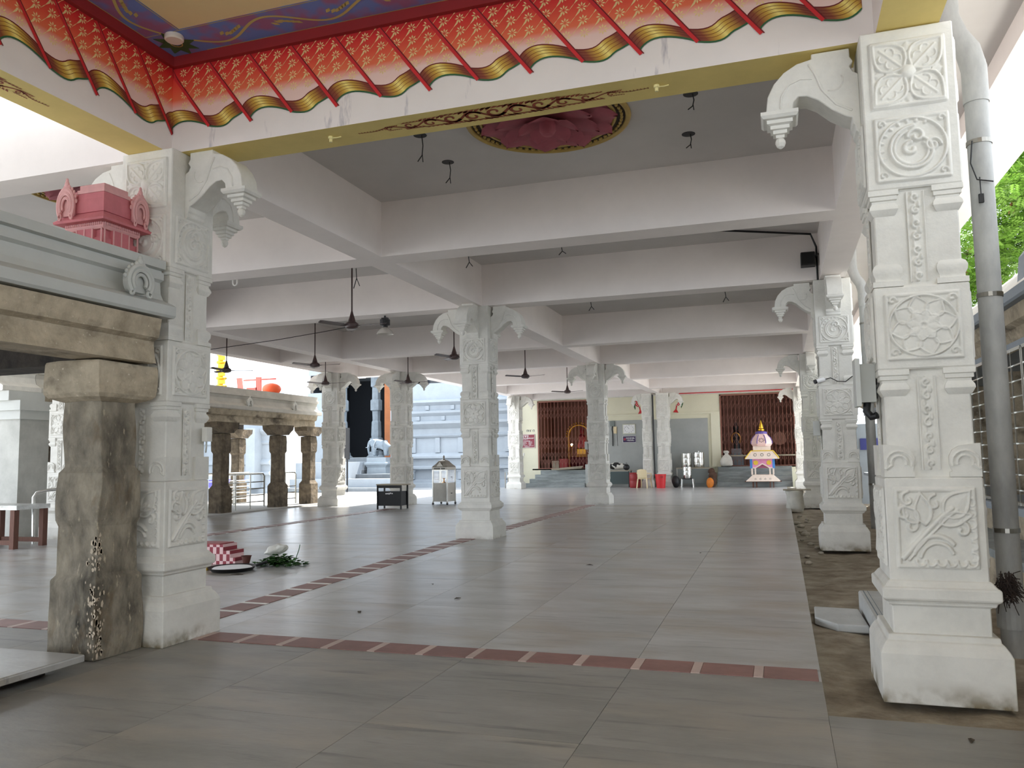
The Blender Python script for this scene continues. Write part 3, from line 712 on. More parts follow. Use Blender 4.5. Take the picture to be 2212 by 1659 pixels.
# small arched gable ornament near the end of the eaves
def gable(name, parent, loc, rz, sc_, mt, mt2=None):
    g_ = MB()
    for i, (r, w, d) in enumerate(((.13, .03, .035), (.095, .024, .05), (.06, .02, .04))):
        g_.tube([(x, -.025-d*.5, z) for x, z in arc(0, .13, r, -.7, PI+.7, 18)], w*.75, 6)
    g_.prism([(x, z) for x, z in arc(0, .13, .12, -.8, PI+.8, 18)], -.02, .03)
    for s_ in (-1, 1):
        g_.tube([(x, -.045, z) for x, z in arc(s_*.10, .035, .035, PI/2, PI/2+s_*5, 12, .008)], .012, 5)
        for k in range(5):
            a = .2+k*.28; g_.ball((s_*.155*math.cos(a), -.025, .13+.15*math.sin(a)), .018, .014, .02, 6)
    for dx, dz, r in ((0, .30, .035), (-.035, .275, .025), (.035, .275, .025), (0, .335, .022), (0, .255, .03)): g_.ball((dx, -.03, dz), r, r*.7, r, 8)
    return g_.build(name, mt, parent, smooth=1.0, loc=loc, rot=(0, 0, rz), scale=(sc_, sc_, sc_))
gable('gable_ornament', np_, (.0, -.42, 2.91), PI/2, 1.0, GREYP)
# platform slab at the pavilion edge
ps = thing('platform_slab', 'worn grey stone slab edging the pavilion floor, dark gap beneath', 'slab', (-5.03, 4.9, 0))
bevel(MB().box(-2.6, 0, -4.5, 0, .075, .125).build('slab', GRAN, ps), .012, 2)
MB().box(-2.6, -.22, -4.5, -.15, -.05, .075).build('footing', STONE_SHADE, ps)  # dark colour paints the shade in the gap under the slab
# --- pink rooftop shrine
ks = thing('rooftop_shrine', 'small pink plaster shrine with arched gables on the pavilion roof', 'shrine', (-5.53, 5.44, 3.335)); ks.scale = (.78, .78, 1.25)
m = MB().sq([(.24, 0), (.24, .10), (.215, .105), (.215, .16)]); m.box(-.12, .12, -.255, .255, 0, .16).box(-.255, .255, -.12, .12, 0, .16)
m.build('body', PINK, ks)
pA = MB().box(-.008, .008, -.004, .004, 0, .16).mesh('pilaster', PINKL)
for s_ in (-1, 1):
    for c_ in (-.235, -.11, .0, .11, .235):
        obj('pilaster', pA, ks, (c_, s_*.258, 0)); obj('pilaster', pA, ks, (s_*.258, c_, 0), (0, 0, PI/2))
MB().sq([(.25, .155), (.265, .17), (.265, .195), (.25, .20)]).build('frieze', PINKL, ks)
bd = MB().ball((0, 0, 0), .012, n=6).mesh('bead', PINKL)
for k in range(18):
    c_ = -.24+k*.0282
    obj('bead', bd, ks, (c_, -.27, .19)); obj('bead', bd, ks, (.27, c_, .19))
MB().sq([(.24, .20), (.345, .2), (.35, .215), (.30, .245), (.27, .27), (.262, .285)]).build('eave', PINK, ks)
MB().sq([(.285, .27), (.298, .30), (.298, .345), (.27, .40), (.21, .44), (.12, .455)]).build('dome', PINK, ks, smooth=.5)
m = MB().box(-.06, .29, -.29, .06, .28, .40).build('corner_block', PINK, ks)
MB().box(-.07, .30, -.30, .07, .40, .425).box(-.055, .28, -.28, .055, .425, .46).build('corner_cap', PINKL, ks)
gable('gable', ks, (-.19, -.30, .215), 0, .85, PINKL); gable('gable', ks, (.30, .19, .215), PI/2, .85, PINKL)

# --- far pavilion
fp = thing('far_pavilion', 'long old stone pavilion with grey eaves behind the steel railings', 'pavilion', (-15, 24.2, 0))
prof2 = [(.12, 3.06), (.14, 3.08), (.14, 3.17), (.08, 3.2), (-.02, 3.26), (-.06, 3.38), (-.04, 3.47), (.02, 3.48), (.02, 3.55), (-.03, 3.56), (-.03, 3.70), (-5, 3.70), (-5, 3.06)]
MB().prism(prof2, -11.08, 0).build('eaves_cornice', mat('pale lime eaves', S(206, 202, 192), .85, var=.2, scale=2), fp)
for k in range(4): gable('gable_ornament', fp, (.1, -1.6-k*2.35, 3.16), PI/2, .9, WHITE)
obj('lintel', rough(MB().prism([(-.02, 2.66), (-.05, 2.86), (.03, 2.9), (.06, 3.06), (-.5, 3.06), (-.5, 2.66)], -11.05, -.15).mesh('lintel', STONE), .012, 8, 3), fp)
obj('back_lintel', rough(MB().box(-3.4, -2.9, -11.05, -.15, 2.66, 3.06).mesh('back_lintel', STONE_SHADE), .012, 9, 2), fp)
MB().box(-4.5, -.1, -11.05, -.1, 3.02, 3.07).build('roof_slab', STONE_SHADE, fp)
STONEF = mat('brown pavilion stone', S(128, 114, 94), .9, col2=S(80, 70, 57), scale=5, bump=.8, bscale=14, detail=10, layers=[(S(60, 54, 46), 3, .54, .68, (1, 1, .5))])
def spillar(x, y, label, s=1.0, mt=STONEF):
    t = thing('stone_pillar', label, 'pillar', (x, y, .03), 0, 'brown stone pillars of the far pavilion')
    prof_ = [(.23*s, 0), (.23*s, .75), (.2*s, .8), (.165*s, .86), (.165*s, 1.75), (.2*s, 1.82), (.205*s, 2.1), (.19*s, 2.32)]
    bevel(obj('shaft', rough(MB().sq(prof_).mesh('shaft', mt), .018, int(y*7), 2), t), .03, 2)
    m = MB().prism([(-.5*s, 2.64), (.5*s, 2.64), (.48*s, 2.5), (.3*s, 2.38), (.24*s, 2.33), (-.24*s, 2.33), (-.3*s, 2.38), (-.48*s, 2.5)], -.24, .24, ax='x')
    obj('capital_block', rough(m.mesh('capital_block', mt), .01, int(y*5), 1), t)
for yy, lb in ((13.75, 'brown stone pillar behind the white column past the foil table'), (16.4, 'brown stone pillar of the far pavilion behind the front left column'), (19.2, 'brown stone pillar nearest the railing end in the far pavilion'), (21.95, 'brown stone pillar between two railing sections'), (23.7, 'brown stone pillar beside the corner white column')):
    spillar(-15.05, yy, lb)
for yy, lb in ((21.2, 'carved stone pillar inside the far pavilion behind the railing'), (16.5, 'carved stone pillar in the back row of the far pavilion'), (24.0, 'pale stone pillar in the back row of the far pavilion')):
    spillar(-18.1, yy, lb)
# low kerb of the pavilion
MB().box(-19, -14.62, 12.2, 24.3, -.1, .12).build('pavilion_plinth', COURT, label='low stone plinth under the far pavilion', kind='structure', cat='plinth')
# grey end pier with mouldings
pr = thing('painted_pier', 'broad grey plastered pier with moulded top at the pavilion end', 'pier', (-15.6, 12.75, .03))
MB().box(-1.4, 1.0, -.35, .35, 0, 2.45).build('body', mat('grimy white plaster', S(196, 196, 190), .85, var=.25, scale=2.5), pr)
for z, w, h in ((2.45, .04, .18), (2.63, .09, .2), (2.83, .15, .2)):
    MB().box(-1.4-w, 1.0-.3+w if z > 2.8 else 1.0+w, -.35-w, .35, z, z+h).build('moulding', GREYP, pr)
MB().prism([(x+.6, z-.03) for x, z in prof2], -.55, .36).build('eaves_cornice', WHITE, pr)

# --- steel railings
def railing(y0, y1, x, label, z0=.12, h=1.05, nb=4, posts=3, along='y'):
    t = thing('steel_railing', label, 'railing', (x, y0, z0), 0 if along == 'y' else -PI/2, 'steel railings of the far pavilion')
    L_ = y1-y0; r = .028
    MB().tube([(0, 0, .02), (0, 0, h-.08), (0, .08, h), (0, L_-.08, h), (0, L_, h-.08), (0, L_, .02)], r, 8).build('top_rail', STEEL, t, smooth=1.0)
    for k in range(nb): MB().tube([(0, 0, .2+k*.2), (0, L_, .2+k*.2)], .017, 6).build('rail', STEEL, t, smooth=1.0)
    for k in range(posts): MB().tube([(0, L_*(k+1)/(posts+1), 0), (0, L_*(k+1)/(posts+1), h)], r*.9, 8).build('post', STEEL, t, smooth=1.0)
railing(19.5, 21.6, -15.3, 'steel railing with vertical posts between brown stone pillars', posts=2)
railing(22.2, 23.4, -15.35, 'short steel railing beside the corner stone pillar', posts=1, nb=3)
railing(15.2, 18.9, -16.6, 'steel railing standing inside the far pavilion', posts=2)
railing(13.2, 14.7, -15.9, 'steel queue railing behind the foil covered table', posts=1, nb=4)
railing(20.0, 23.5, -17.2, 'steel queue railing in the back of the far pavilion', posts=3, nb=5)

# --- foil topped table
tb = thing('foil_table', 'wooden table with silver foil top beside the white column', 'table', (-13.9, 11.35, .03))
MB().box(-1.3, .95, -.35, .35, .72, .8).build('foil_top', mat('foil', S(196, 196, 192), .35, metal=.6, var=.3, scale=6, bump=.8, bscale=7), tb)
for x in (-1.2, -.2, .85):
    for y_ in (-.3, .3): MB().box(x-.05, x+.05, y_-.05, y_+.05, 0, .72).build('leg', WOOD, tb)
for y_ in (-.3, .3): MB().box(-1.2, .85, y_-.03, y_+.03, .1, .18).build('stretcher', WOOD, tb)
MB().tube([(0, 0, 0), (-.03, 0, .9), (-.02, .05, .98), (.06, .2, 1.02), (.5, 1.4, 1.1)], .03, 8).build('bent_rail', STEEL, smooth=1.0, loc=(-13.45, 11.8, .04), label='bent steel handrail rising behind the foil table', cat='railing')

# ================================================================== COURT BEYOND: FLAGSTAFF, TEMPLE, STAIRS
fs_ = thing('flagstaff', 'gold plated ringed flagstaff in the sunlit court', 'flagstaff', (-21.2, 27, .03))
MB().sq([(.6, 0), (.6, .3), (.5, .32), (.5, .6), (.42, .62), (.42, 1.0)]).build('pedestal', TEMPLE, fs_)
prf = [(.3, 1.0)]
for k in range(16):
    z = 1.05+k*.32; r = .26-.004*k; prf += [(r, z), (r*.72, z+.06), (r*.7, z+.22), (r*.95, z+.26), (r, z+.3)]
MB().lathe(prf, 20).build('mast', GOLD, fs_, smooth=.5)
# temple body with moulded base, right of stairs
tw = thing('temple_wall', 'pale temple wall of stacked stone mouldings in bright daylight', 'temple', (-17.9, 38, 0))
prf = [(.35, 0), (.35, .3), (.2, .32), (.2, .45), (.05, .5), (.05, .95), (.3, 1.02), (.3, 1.12), (.1, 1.2), (.1, 1.5), (.28, 1.56), (.28, 1.66), (.1, 1.78), (0, 1.84), (0, 2.6), (.1, 2.62), (.16, 2.7), (.05, 2.8), (.05, 3.05), (.12, 3.1), (.4, 3.3), (.42, 3.42), (.1, 3.46), (.1, 3.7), (.3, 3.85), (.32, 3.95), (.05, 4.0), (.05, 4.25), (.3, 4.4), (.3, 4.5), (0, 4.55), (0, 5.4)]
MB().prism([(-d, z) for d, z in prf]+[(1, 5.4), (1, 0)], -.6, 5.4, ax='x').build('moulded_wall', TEMPLE, tw)
for x in (0, 1.35, 2.6, 3.9, 5.1):
    MB().box(x-.13, x+.13, -.09, .1, 1.84, 2.6).build('pilaster', TEMPLE, tw)
    MB().box(x-.1, x+.1, -.2, .1, .5, .98).box(x-.16, x+.16, -.22, .1, .9, .98).build('base_pilaster', TEMPLE, tw)
for x in (.3, 1.7, 3.0):
    MB().box(x-.1, x+.1, -.17, 0, 3.48, 3.7).box(x-.1+.5, x+.1+.5, -.12, 0, 4.02, 4.25).build('dentil', TEMPLE, tw)
def text_sign(name, label, loc, w, h, bgm, lines, frame_m=None, rz=0, size=.1, colm=None, cat='sign', align='CENTER'):
    """flat lettered board; lettering is turned into mesh"""
    t = thing(name, label, cat, loc, rz)
    MB().box(-w/2, w/2, 0, .025, -h/2, h/2).build('board', bgm, t)
    if frame_m:
        e = .012
        MB().box(-w/2, w/2, -.006, 0, h/2-e, h/2).box(-w/2, w/2, -.006, 0, -h/2, -h/2+e).box(-w/2, -w/2+e, -.006, 0, -h/2, h/2).box(w/2-e, w/2, -.006, 0, -h/2, h/2).build('border', frame_m, t)
    for tx, z, sz, dx in lines:
        cu = bpy.data.curves.new('txt', 'FONT'); cu.body = tx; cu.size = sz; cu.align_x = align; cu.align_y = 'CENTER'; cu.extrude = .001
        o = bpy.data.objects.new('tmp', cu); COL.objects.link(o)
        bpy.context.view_layer.update()
        me = bpy.data.meshes.new_from_object(o.evaluated_get(bpy.context.evaluated_depsgraph_get()))
        bpy.data.objects.remove(o); me.materials.clear(); me.materials.append(colm or SIGNW)
        obj('lettering', me, t, (dx, -.004, z), (PI/2, 0, 0))
    return t
SIGNW = mat('sign white', S(240, 240, 240), .5); SIGNB = mat('sign blue', S(62, 66, 128), .5); SIGNM = mat('sign maroon', S(140, 52, 66), .5); SIGNP = mat('sign purple', S(58, 38, 82), .5)
def glyph_rows(t, rows, colm, x0, x1, seed, d=-.004):
    """lines of small illegible script: short looped strokes"""
    rn = random.Random(seed); m = MB()
    for z, h, a, b_ in rows:
        x = a
        while x < b_-h*.4:
            w = h*rn.uniform(.5, .9); k = rn.choice((0, 1, 2)); f = lambda u, v: (u, d, v)
            pts = arc(x+w/2, z, h*.36, rn.uniform(0, 2), rn.uniform(4, 6.2), 8)
            m.ribbon(pts, h*.16, f)
            if k: m.ribbon([(x+w*.8, z-h*.4), (x+w*.8, z+h*.4)], h*.15, f)
            x += w*1.15
            if rn.random() < .15: x += h*.5
    m.build('lettering', colm, t)
s_ = text_sign('wall_sign', 'small blue sign with white arrow and lettering on temple wall', (-16.75, 37.93, 3.3), .55, .34, SIGNB, [], SIGNW)
glyph_rows(s_, [(.09, .09, -.18, .24), (0, .08, -.08, .24), (-.09, .09, -.14, .24)], SIGNW, 0, 0, 5)
MB().add([(-.24, -.004, -.08), (-.24, -.004, .08), (-.14, -.004, 0)], [(0, 1, 2)]).build('arrow', SIGNW, s_)
# grand stairs
STAIR = mat('stair stone', S(122, 128, 133), .85, var=.2, scale=3)
st = thing('temple_stairs', 'broad pale stone stairs rising to the dark temple doorway', 'stairs', (-22.6, 33.4, .05))
for k in range(8):
    wd = 5.8 if k < 4 else 3.0
    bevel(MB().box(0, wd, k*.55, k*.55+.6 if k < 7 else 5.4, 0 if k == 0 else k*.2-.02, k*.2+.2).build('step', STAIR, st), .015)
MB().box(.02, 2.98, 1.0, 5.38, 0, 1.38).box(.02, 5.78, .5, 2.1, 0, .6).build('stair_core', TEMPLE, st)
MB().box(1.0, 3.6, 4.3, 4.32, 1.42, 1.58).build('red_stripe', mat('pale red paint', S(222, 150, 158), .7), st)
# temple porch: dark doorway with stone pillars
tp_ = thing('temple_porch', 'dark temple doorway framed by white jambs above the stairs', 'temple', (-22.6, 39.0, 1.65))
MB().box(-2.2, 5.1, 4.2, 4.4, 0, 4.8).box(4.9, 5.1, .2, 4.2, 0, 4.8).box(-2.2, -2.0, .2, 4.2, 0, 4.8).build('inner_wall', DARKIN, tp_)
MB().box(-2.2, 5.2, 0, 4.4, 4.6, 5.2).build('lintel', TEMPLE, tp_)
MB().box(2.9, 3.6, -.1, .35, 0, 4.6).box(3.6, 5.2, -.1, .2, 0, 1.9).build('jamb', TEMPLE, tp_)
MB().box(2.55, 2.9, -.1, .1, 0, 4.6).build('orange_panel', mat('orange brown door', S(150, 86, 40), .6, var=.2, scale=4), tp_)
MB().box(-2.2, 5, .2, 4.2, -.1, .02).build('porch_floor', STEPS, tp_)
def tpillar(x, y, label, z=1.57):
    t = thing('temple_pillar', label, 'pillar', (x, y, z), 0, 'blue grey stone pillars in the temple porch')
    MB().lathe([(.5, 0), (.55, .12), (.45, .2), (.42, .35), (.36, .4)], 16).build('base', BLUEST, t)
    MB().lathe([(.3, .38), (.3, 1.0), (.38, 1.05), (.38, 1.12), (.28, 1.16), (.3, 1.3), (.27, 2.0), (.22, 2.1), (.24, 2.6), (.34, 2.66), (.34, 3.2), (.25, 3.26), (.24, 3.9), (.32, 3.96), (.32, 4.5)], 8).build('shaft', BLUEST, t)
tpillar(-20.95, 39.7, 'blue grey turned stone pillar in the temple doorway')
tpillar(-22.75, 39.2, 'blue grey stone pillar behind the black screen')
MB().box(-.33, .3, -.04, .04, 1.5, 2.95).box(-.25, -.19, -.03, .03, 0, 1.5).box(.16, .22, -.03, .03, 0, 1.5).build('black_screen', BLACK, loc=(-19.05, 32.9, .06), label='tall black display board before the temple stairs', cat='screen')
# carved white gateway pier left of the dark door
MB().box(-1.1, 0, 0, .5, 0, 5.2).box(-1.0, -.1, -.06, 0, 1.2, 4.8).build('carved_pier', TEMPLE, loc=(-23.35, 38.4, .0), label='white carved gateway pier left of the dark doorway', cat='pier')

# elephant statue on a pedestal
pd = thing('statue_pedestal', 'pale blue grey stone pedestal under the elephant statue', 'pedestal', (-18.9, 36.15, 0.4))
MB().sq([(.6, -.35), (.6, .3), (.5, .36), (.48, .75), (.55, .85), (.6, .9), (.6, .98), (.5, 1.02), (.5, 1.24)], sx=1.05, sy=.75).build('block', mat('pedestal stone', S(146, 156, 164), .8, var=.15, scale=3), pd)
def skinned(name, joints, edges, mt, parent=None, sub=2, **kw):
    me = bpy.data.meshes.new(name); me.from_pydata([j[0] for j in joints], edges, [])
    o = obj(name, me, parent, **kw); o.modifiers.new('skin', 'SKIN'); sm = o.modifiers.new('sub', 'SUBSURF'); sm.levels = sub; sm.render_levels = sub
    if not me.skin_vertices: bpy.context.view_layer.objects.active = o
    for i, j in enumerate(joints):
        r = j[1]; me.skin_vertices[0].data[i].radius = (r, r) if not isinstance(r, tuple) else r
    me.skin_vertices[0].data[0].use_root = True
    me.materials.append(mt); o.modifiers['skin'].use_smooth_shade = True
    return o
EL = mat('elephant stone', S(128, 140, 150), .85, var=.3, scale=5, bump=.2, bscale=20)
ep = thing('elephant_statue', 'pale grey stone elephant statue with garland on a pedestal', 'statue', (-18.85, 36.15, 1.64))
J = [((0, 0, .62), .25), ((.3, 0, .6), .25), ((-.28, 0, .66), .23), ((-.48, 0, .78), .19), ((-.6, 0, .74), .14), ((-.68, 0, .55), .075), ((-.67, 0, .32), .05), ((-.63, 0, .12), .04),
     ((-.26, .13, .35), .1), ((-.27, .13, .06), .085), ((-.26, -.13, .35), .1), ((-.27, -.13, .06), .085), ((.34, .13, .35), .11), ((.34, .13, .06), .085), ((.34, -.13, .35), .11), ((.34, -.13, .06), .085), ((.54, 0, .55), .05), ((.58, 0, .3), .02)]
Ed = [(0, 1), (0, 2), (2, 3), (3, 4), (4, 5), (5, 6), (6, 7), (2, 8), (8, 9), (2, 10), (10, 11), (1, 12), (12, 13), (1, 14), (14, 15), (1, 16), (16, 17)]
skinned('body', J, Ed, EL, ep)
for s2 in (-1, 1):
    m = MB().ball((0, 0, 0), .16, .025, .2, 10); m.build('ear', EL, ep, smooth=1.2, loc=(-.36, s2*.2, .72), rot=(0, .1, s2*.5))
    MB().tube([(-.6, s2*.07, .6), (-.7, s2*.09, .5), (-.8, s2*.08, .5)], [.03, .022, .006], 6).build('tusk', TEMPLE, ep, smooth=1.2)
MB().tube([(-.22+.03*math.sin(i), .27*math.cos(i*PI/10), .62+.28*math.sin(i*PI/10)) for i in range(21)], .03, 6).build('garland', TEMPLE, ep, smooth=1.2)
# pale court buildings closing the left background
cw = thing('court_wall', 'pale moulded court building behind the far pavilion', 'building', (-34, 33, 0))
MB().prism([(-d*.6, z*.9) for d, z in prf]+[(1, 4.9), (1, 0)], 0, 11, ax='x').build('moulded_wall', TEMPLE, cw)
for k in range(6): MB().box(1+k*1.8, 1.5+k*1.8, -.6, 0, .3, 3.1).build('pilaster', TEMPLE, cw)
for k, (x, y_) in enumerate(((-22.2, 28.5), (-24.5, 27.0), (-25.6, 30.5))):
    t = thing('court_pillar', 'pale stone pillar with bracket capital in the sunlit court', 'pillar', (x, y_, .03), 0, 'pale pillars of the sunlit court')
    MB().sq([(.32, 0), (.32, .7), (.25, .75), (.25, 2.3), (.3, 2.35), (.3, 2.6)]).build('shaft', TEMPLE, t)
    MB().sq([(.3, 2.6), (.55, 2.75), (.55, 3.0)]).build('capital', TEMPLE, t)
bc = thing('bicycle_frame', 'blue painted cart leaning behind the steel railing', 'cart', (-19.3, 24.6, .06))
MB().tube([(0, .35*math.cos(i*PI/12), .36+.35*math.sin(i*PI/12)) for i in range(25)], .02, 6).tube([(0, .9+.35*math.cos(i*PI/12), .36+.35*math.sin(i*PI/12)) for i in range(25)], .02, 6).build('wheel', BLACK, bc)
MB().box(-.25, .25, -.3, 1.1, .55, .85).build('tray', mat('violet blue paint', S(98, 92, 190), .5), bc)
# red and orange ornaments standing on the far roof
ro = thing('roof_ornament', 'red posts and orange pot standing on the far pavilion roof', 'ornament', (-16.6, 22.6, 3.70))
RO = mat('bright coral paint', S(232, 92, 82), .6)
for x, a in ((-.55, .12), (.55, -.0)): MB().prism([(x-.16, 0), (x+.16, 0), (x+.13+a*-1, 1.0), (x-.17+a*-1, 1.0)], -.05, .05).build('post', RO, ro)
MB().ball((1.35, 0, .32), .5, .5, .32, 12).build('pot', mat('orange paint', S(236, 96, 50), .5), ro, smooth=1.2)
MB().box(-.4, 1.6, -.04, .04, .82, .9).box(-.2, .45, -.05, .05, .0, .45).build('cross_bar', RO, ro)
ro.scale = (.62, .62, .62)

# ================================================================== FANS AND HANGING LAMP
FG = 'brown ceiling fans hung from long rods'
fan_parts = {}
rod_me = MB().tube([(0, 0, .12), (0, 0, TOP-3.84)], .014, 8).mesh('rod', DKBROWN, 1.0)
can_me = MB().lathe([(.014, .26), (.03, .2), (.06, .1), (.062, .08), (.02, .08)], 16).mesh('canopy_cup', DKBROWN, .6)
mot_me = MB().lathe([(.03, .1), (.07, .075), (.115, .04), (.12, .0), (.11, -.03), (.06, -.05), (.001, -.052)], 20).mesh('motor', DKBROWN, .6)
bl = MB(); vs = []
for i, (r, w, tz) in enumerate(((.1, .03, 0), (.18, .045, .0), (.2, .07, .002), (.4, .075, .006), (.6, .065, .01), (.64, .03, .012))):
    vs += [(r, -w, tz-.01), (r, w, tz+.012), (r, w, tz+.018), (r, -w, tz-.004)]
bl.add(vs, [(i*4+a, i*4+(a+1) % 4, (i+1)*4+(a+1) % 4, (i+1)*4+a) for i in range(5) for a in range(4)]+[(20, 21, 22, 23), (3, 2, 1, 0)])
blade_me = bl.mesh('blade', DKBROWN)
ring_me = MB().lathe([(.03, TOP-3.84), (.06, TOP-3.84-.01), (.05, TOP-3.84-.09), (.014, TOP-3.84-.1)], 14).mesh('ceiling_cup', DKBROWN)
def fan(x, y, a, label, z=3.84):
    t = thing('ceiling_fan', label, 'fan', (x, y, z), a, FG)
    sz = (TOP-z)/(TOP-3.84)
    obj('rod', rod_me, t, scale=(1, 1, sz)); obj('canopy_cup', can_me, t); obj('motor', mot_me, t)
    obj('ceiling_cup', ring_me, t, (0, 0, (TOP-z)-(TOP-3.84)))
    for k in range(3): obj('blade', blade_me, t, (0, 0, 0), (0, 0, k*2*PI/3))
fan(-6.91, 12.2, .05, 'brown ceiling fan in front of the black high bay lamp')
fan(-10.64, 17.0, .15, 'brown ceiling fan between the far pavilion and the mid hall')
fan(-6.99, 17.0, .2, 'brown ceiling fan half hidden by the mid hall column bracket')
fan(-13.2, 17.0, .6, 'brown ceiling fan beside the front left column, near the roof edge')
fan(-12.9, 21.2, .1, 'brown ceiling fan before the corner white column')
fan(-10.55, 22.0, .3, 'brown ceiling fan before the column behind the black desk')
fan(-6.85, 22.0, -.25, 'brown ceiling fan right of the mid hall column')
fan(-7.15, 28.0, -.3, 'brown ceiling fan before the left folding gate')
hl = thing('high_bay_lamp', 'black high bay lamp with clear ribbed reflector', 'lamp', (-7.3, 14.19, H))
MB().tube([(0, 0, 0), (0, 0, -.06)], .02, 8).box(-.06, .06, -.04, .04, -.08, -.04).build('hanger', BLACK, hl)
MB().lathe([(.05, -.06), (.1, -.08), (.1, -.19), (.06, -.2), (.05, -.24)], 12).build('housing', BLACK, hl, smooth=.5)
MB().lathe([(.05, -.23), (.1, -.27), (.15, -.33), (.17, -.37), (.165, -.372), (.14, -.33), (.09, -.275), (.045, -.24)], 24).build('reflector', mat('clear ribbed plastic', S(210, 206, 200), .25, metal=.3), hl, smooth=.8)
MB().tube([(-9.9, 11.3, 3.42), (-9.2, 11.55, 3.5), (-8.2, 11.9, 3.64), (-7.4, 12.1, 3.76), (-6.98, 12.2, 3.83)], .006, 5).build('hanging_cable', WIRE, label='thin cable slung from a column bracket to the near fan', cat='cable')

# ================================================================== BACK WALL WITH FOLDING GATES
YW = 38.5
b = MB()
for x0, x1, z0, z1 in ((-12.5, -11.4, 0, TOP), (-8.75, -2.6, 0, TOP), (.7, 2.4, 0, TOP), (-11.4, -8.75, 4.3, TOP), (-2.6, .7, 4.3, TOP), (-11.4, -8.75, 0, .95), (-2.6, .7, 0, .98)):
    b.box(x0, x1, YW, YW+.3, z0, z1)
b.build('wall_back', CREAMW, label='cream back wall with two gated openings', kind='structure', cat='wall')
MB().box(-8.3, -3.15, YW-.03, YW, .08, 3.22).build('wall_panel', GREYW, label='grey tiled lower panel of the cream back wall', kind='structure', cat='wall')
MB().box(-8.75, -2.6, YW-.08, YW, 3.42, 3.5).box(-3.0, -2.6, YW-.1, YW, .95, 3.42).box(-8.75, -8.3, YW-.06, YW, .95, 3.42).build('trim_1', CREAMW, label='cream ledge and pilasters on the back wall', kind='structure', cat='trim')
MB().box(-12.5, .7, YW-.16, YW-.02, 4.33, 4.37).build('trim_2', WHITE, label='white beading under the back beam', kind='structure', cat='trim')
MB().box(-4.4, .65, YW-.2, YW-.16, 4.37, 4.41).build('trim_3', FOLD, label='thin red line painted under the back beam', kind='structure', cat='trim')
beam(-12.2, 2.1, YW-.17, YW+.3, 'white beam above the gated back wall')
def room(x0, x1, z0, label):
    t = thing('shrine_room', label, 'room', ((x0+x1)/2, YW+.3, z0), kind='structure')
    w = (x1-x0)/2
    MB().box(-w-.3, w+.3, 2.6, 2.7, 0, 3.6).box(-w-.3, -w, 0, 2.6, 0, 3.6).box(w, w+.3, 0, 2.6, 0, 3.6).box(-w-.3, w+.3, 0, 2.7, 3.5, 3.6).build('room_wall', MAROON, t)
    MB().box(-w-.3, w+.3, -.3, 2.7, -.06, 0).build('room_floor', STEPS, t)
room(-11.4, -8.75, .95, 'dim maroon shrine room behind the left folding gate')
room(-2.6, .7, .98, 'dim maroon shrine room behind the right folding gate')
def gate(x0, x1, z0, z1, label, rows, cover=()):
    t = thing('folding_gate', label, 'gate', (x0, YW-.02, z0))
    w, h = x1-x0, z1-z0
    MB().box(0, .05, -.03, .03, 0, h).box(w-.05, w, -.03, .03, 0, h).box(0, w, -.03, .03, h-.06, h).box(0, w, -.04, .04, 0, .03).build('gate_frame', GATE, t)
    n = int(w/.165); bm2 = MB().box(-.007, .007, -.01, .01, .02, h-.04).mesh('bar', GATE)
    for k in range(1, n): obj('bar', bm2, t, (k*w/n, 0, 0))
    lt = MB(); s = w/n
    for zc in rows:
        for k in range(n):
            for sg in (1, -1):
                lt.bar((k*s, -.016*sg, zc-sg*.16), ((k+1)*s, -.016*sg, zc+sg*.16), .014, .008); 
                lt.bar((k*s, -.016*sg, zc+.32-sg*.16), ((k+1)*s, -.016*sg, zc+.32+sg*.16), .014, .008)
    lt.build('lattice', GATE, t, kind='stuff')
gate(-11.38, -8.77, .95, 4.28, 'brown folding lattice gate of the left shrine with lit golden arch', (.35, 1.1, 2.6))
gate(-2.58, .68, .98, 4.28, 'brown folding lattice gate behind the painted shrine cart', (.35, 1.1, 1.9, 2.75))
MB().box(-2.6, .7, YW-.12, YW-.06, 1.42, 1.48).build('wood_rail', PLANK, label='wooden rail across the right folding gate', cat='rail')
# things in the shrine rooms
ar = thing('golden_arch', 'ornate golden arch framing a small altar behind the left gate', 'arch', (-9.55, YW+1.1, .95))
pts = [(-.55, 0, .6), (-.55, 0, 1.5)]+[(.55*math.cos(a), 0, 1.6+.55*math.sin(a)) for a in [PI-i*PI/14 for i in range(15)]]+[(.55, 0, 1.5), (.55, 0, .6)]
MB().tube(pts, .05, 8).build('arch_band', BRASS, ar, smooth=1.0)
bd = MB().ball((0, 0, 0), .05, n=6).mesh('boss', BRASS, 1.0)
for k in range(17):
    a = PI*k/16; obj('boss', bd, ar, (.66*math.cos(a), 0, 1.6+.66*math.sin(a)))
for s_ in (-1, 1): MB().lathe([(.1, 0), (.09, .1), (.05, .15), (.06, .6), (.04, .65), (.08, .8), (.03, .9)], 10).build('stand', BRASS, ar, loc=(s_*.55, 0, 0))
al = thing('altar', 'low altar draped in red behind the left gate', 'altar', (-9.55, YW+1.5, .95))
MB().box(-.7, .7, -.15, .5, 0, .55).build('cloth', mat('dark red cloth', S(96, 24, 34), .8, var=.3, scale=5), al); MB().sq([(.3, .55), (.22, .7), (.22, .95), (.26, 1.0)], c=(0, .2, 0)).build('plinth', BRASS, al)
idl = thing('draped_figure', 'small red draped figure standing on the altar', 'figure', (-9.55, YW+1.7, 1.95))
MB().lathe([(.24, 0), (.22, .2), (.16, .4), (.2, .55), (.13, .66), (.06, .7), (.1, .78), (.11, .88), (.07, .98), (.02, 1.08)], 14).build('figure', mat('crimson cloth', S(140, 30, 44), .7, var=.3, scale=8), idl, smooth=.9)
LAMPM = mat('lamp flame', (1, .75, .45, 1), .5, emit=12)
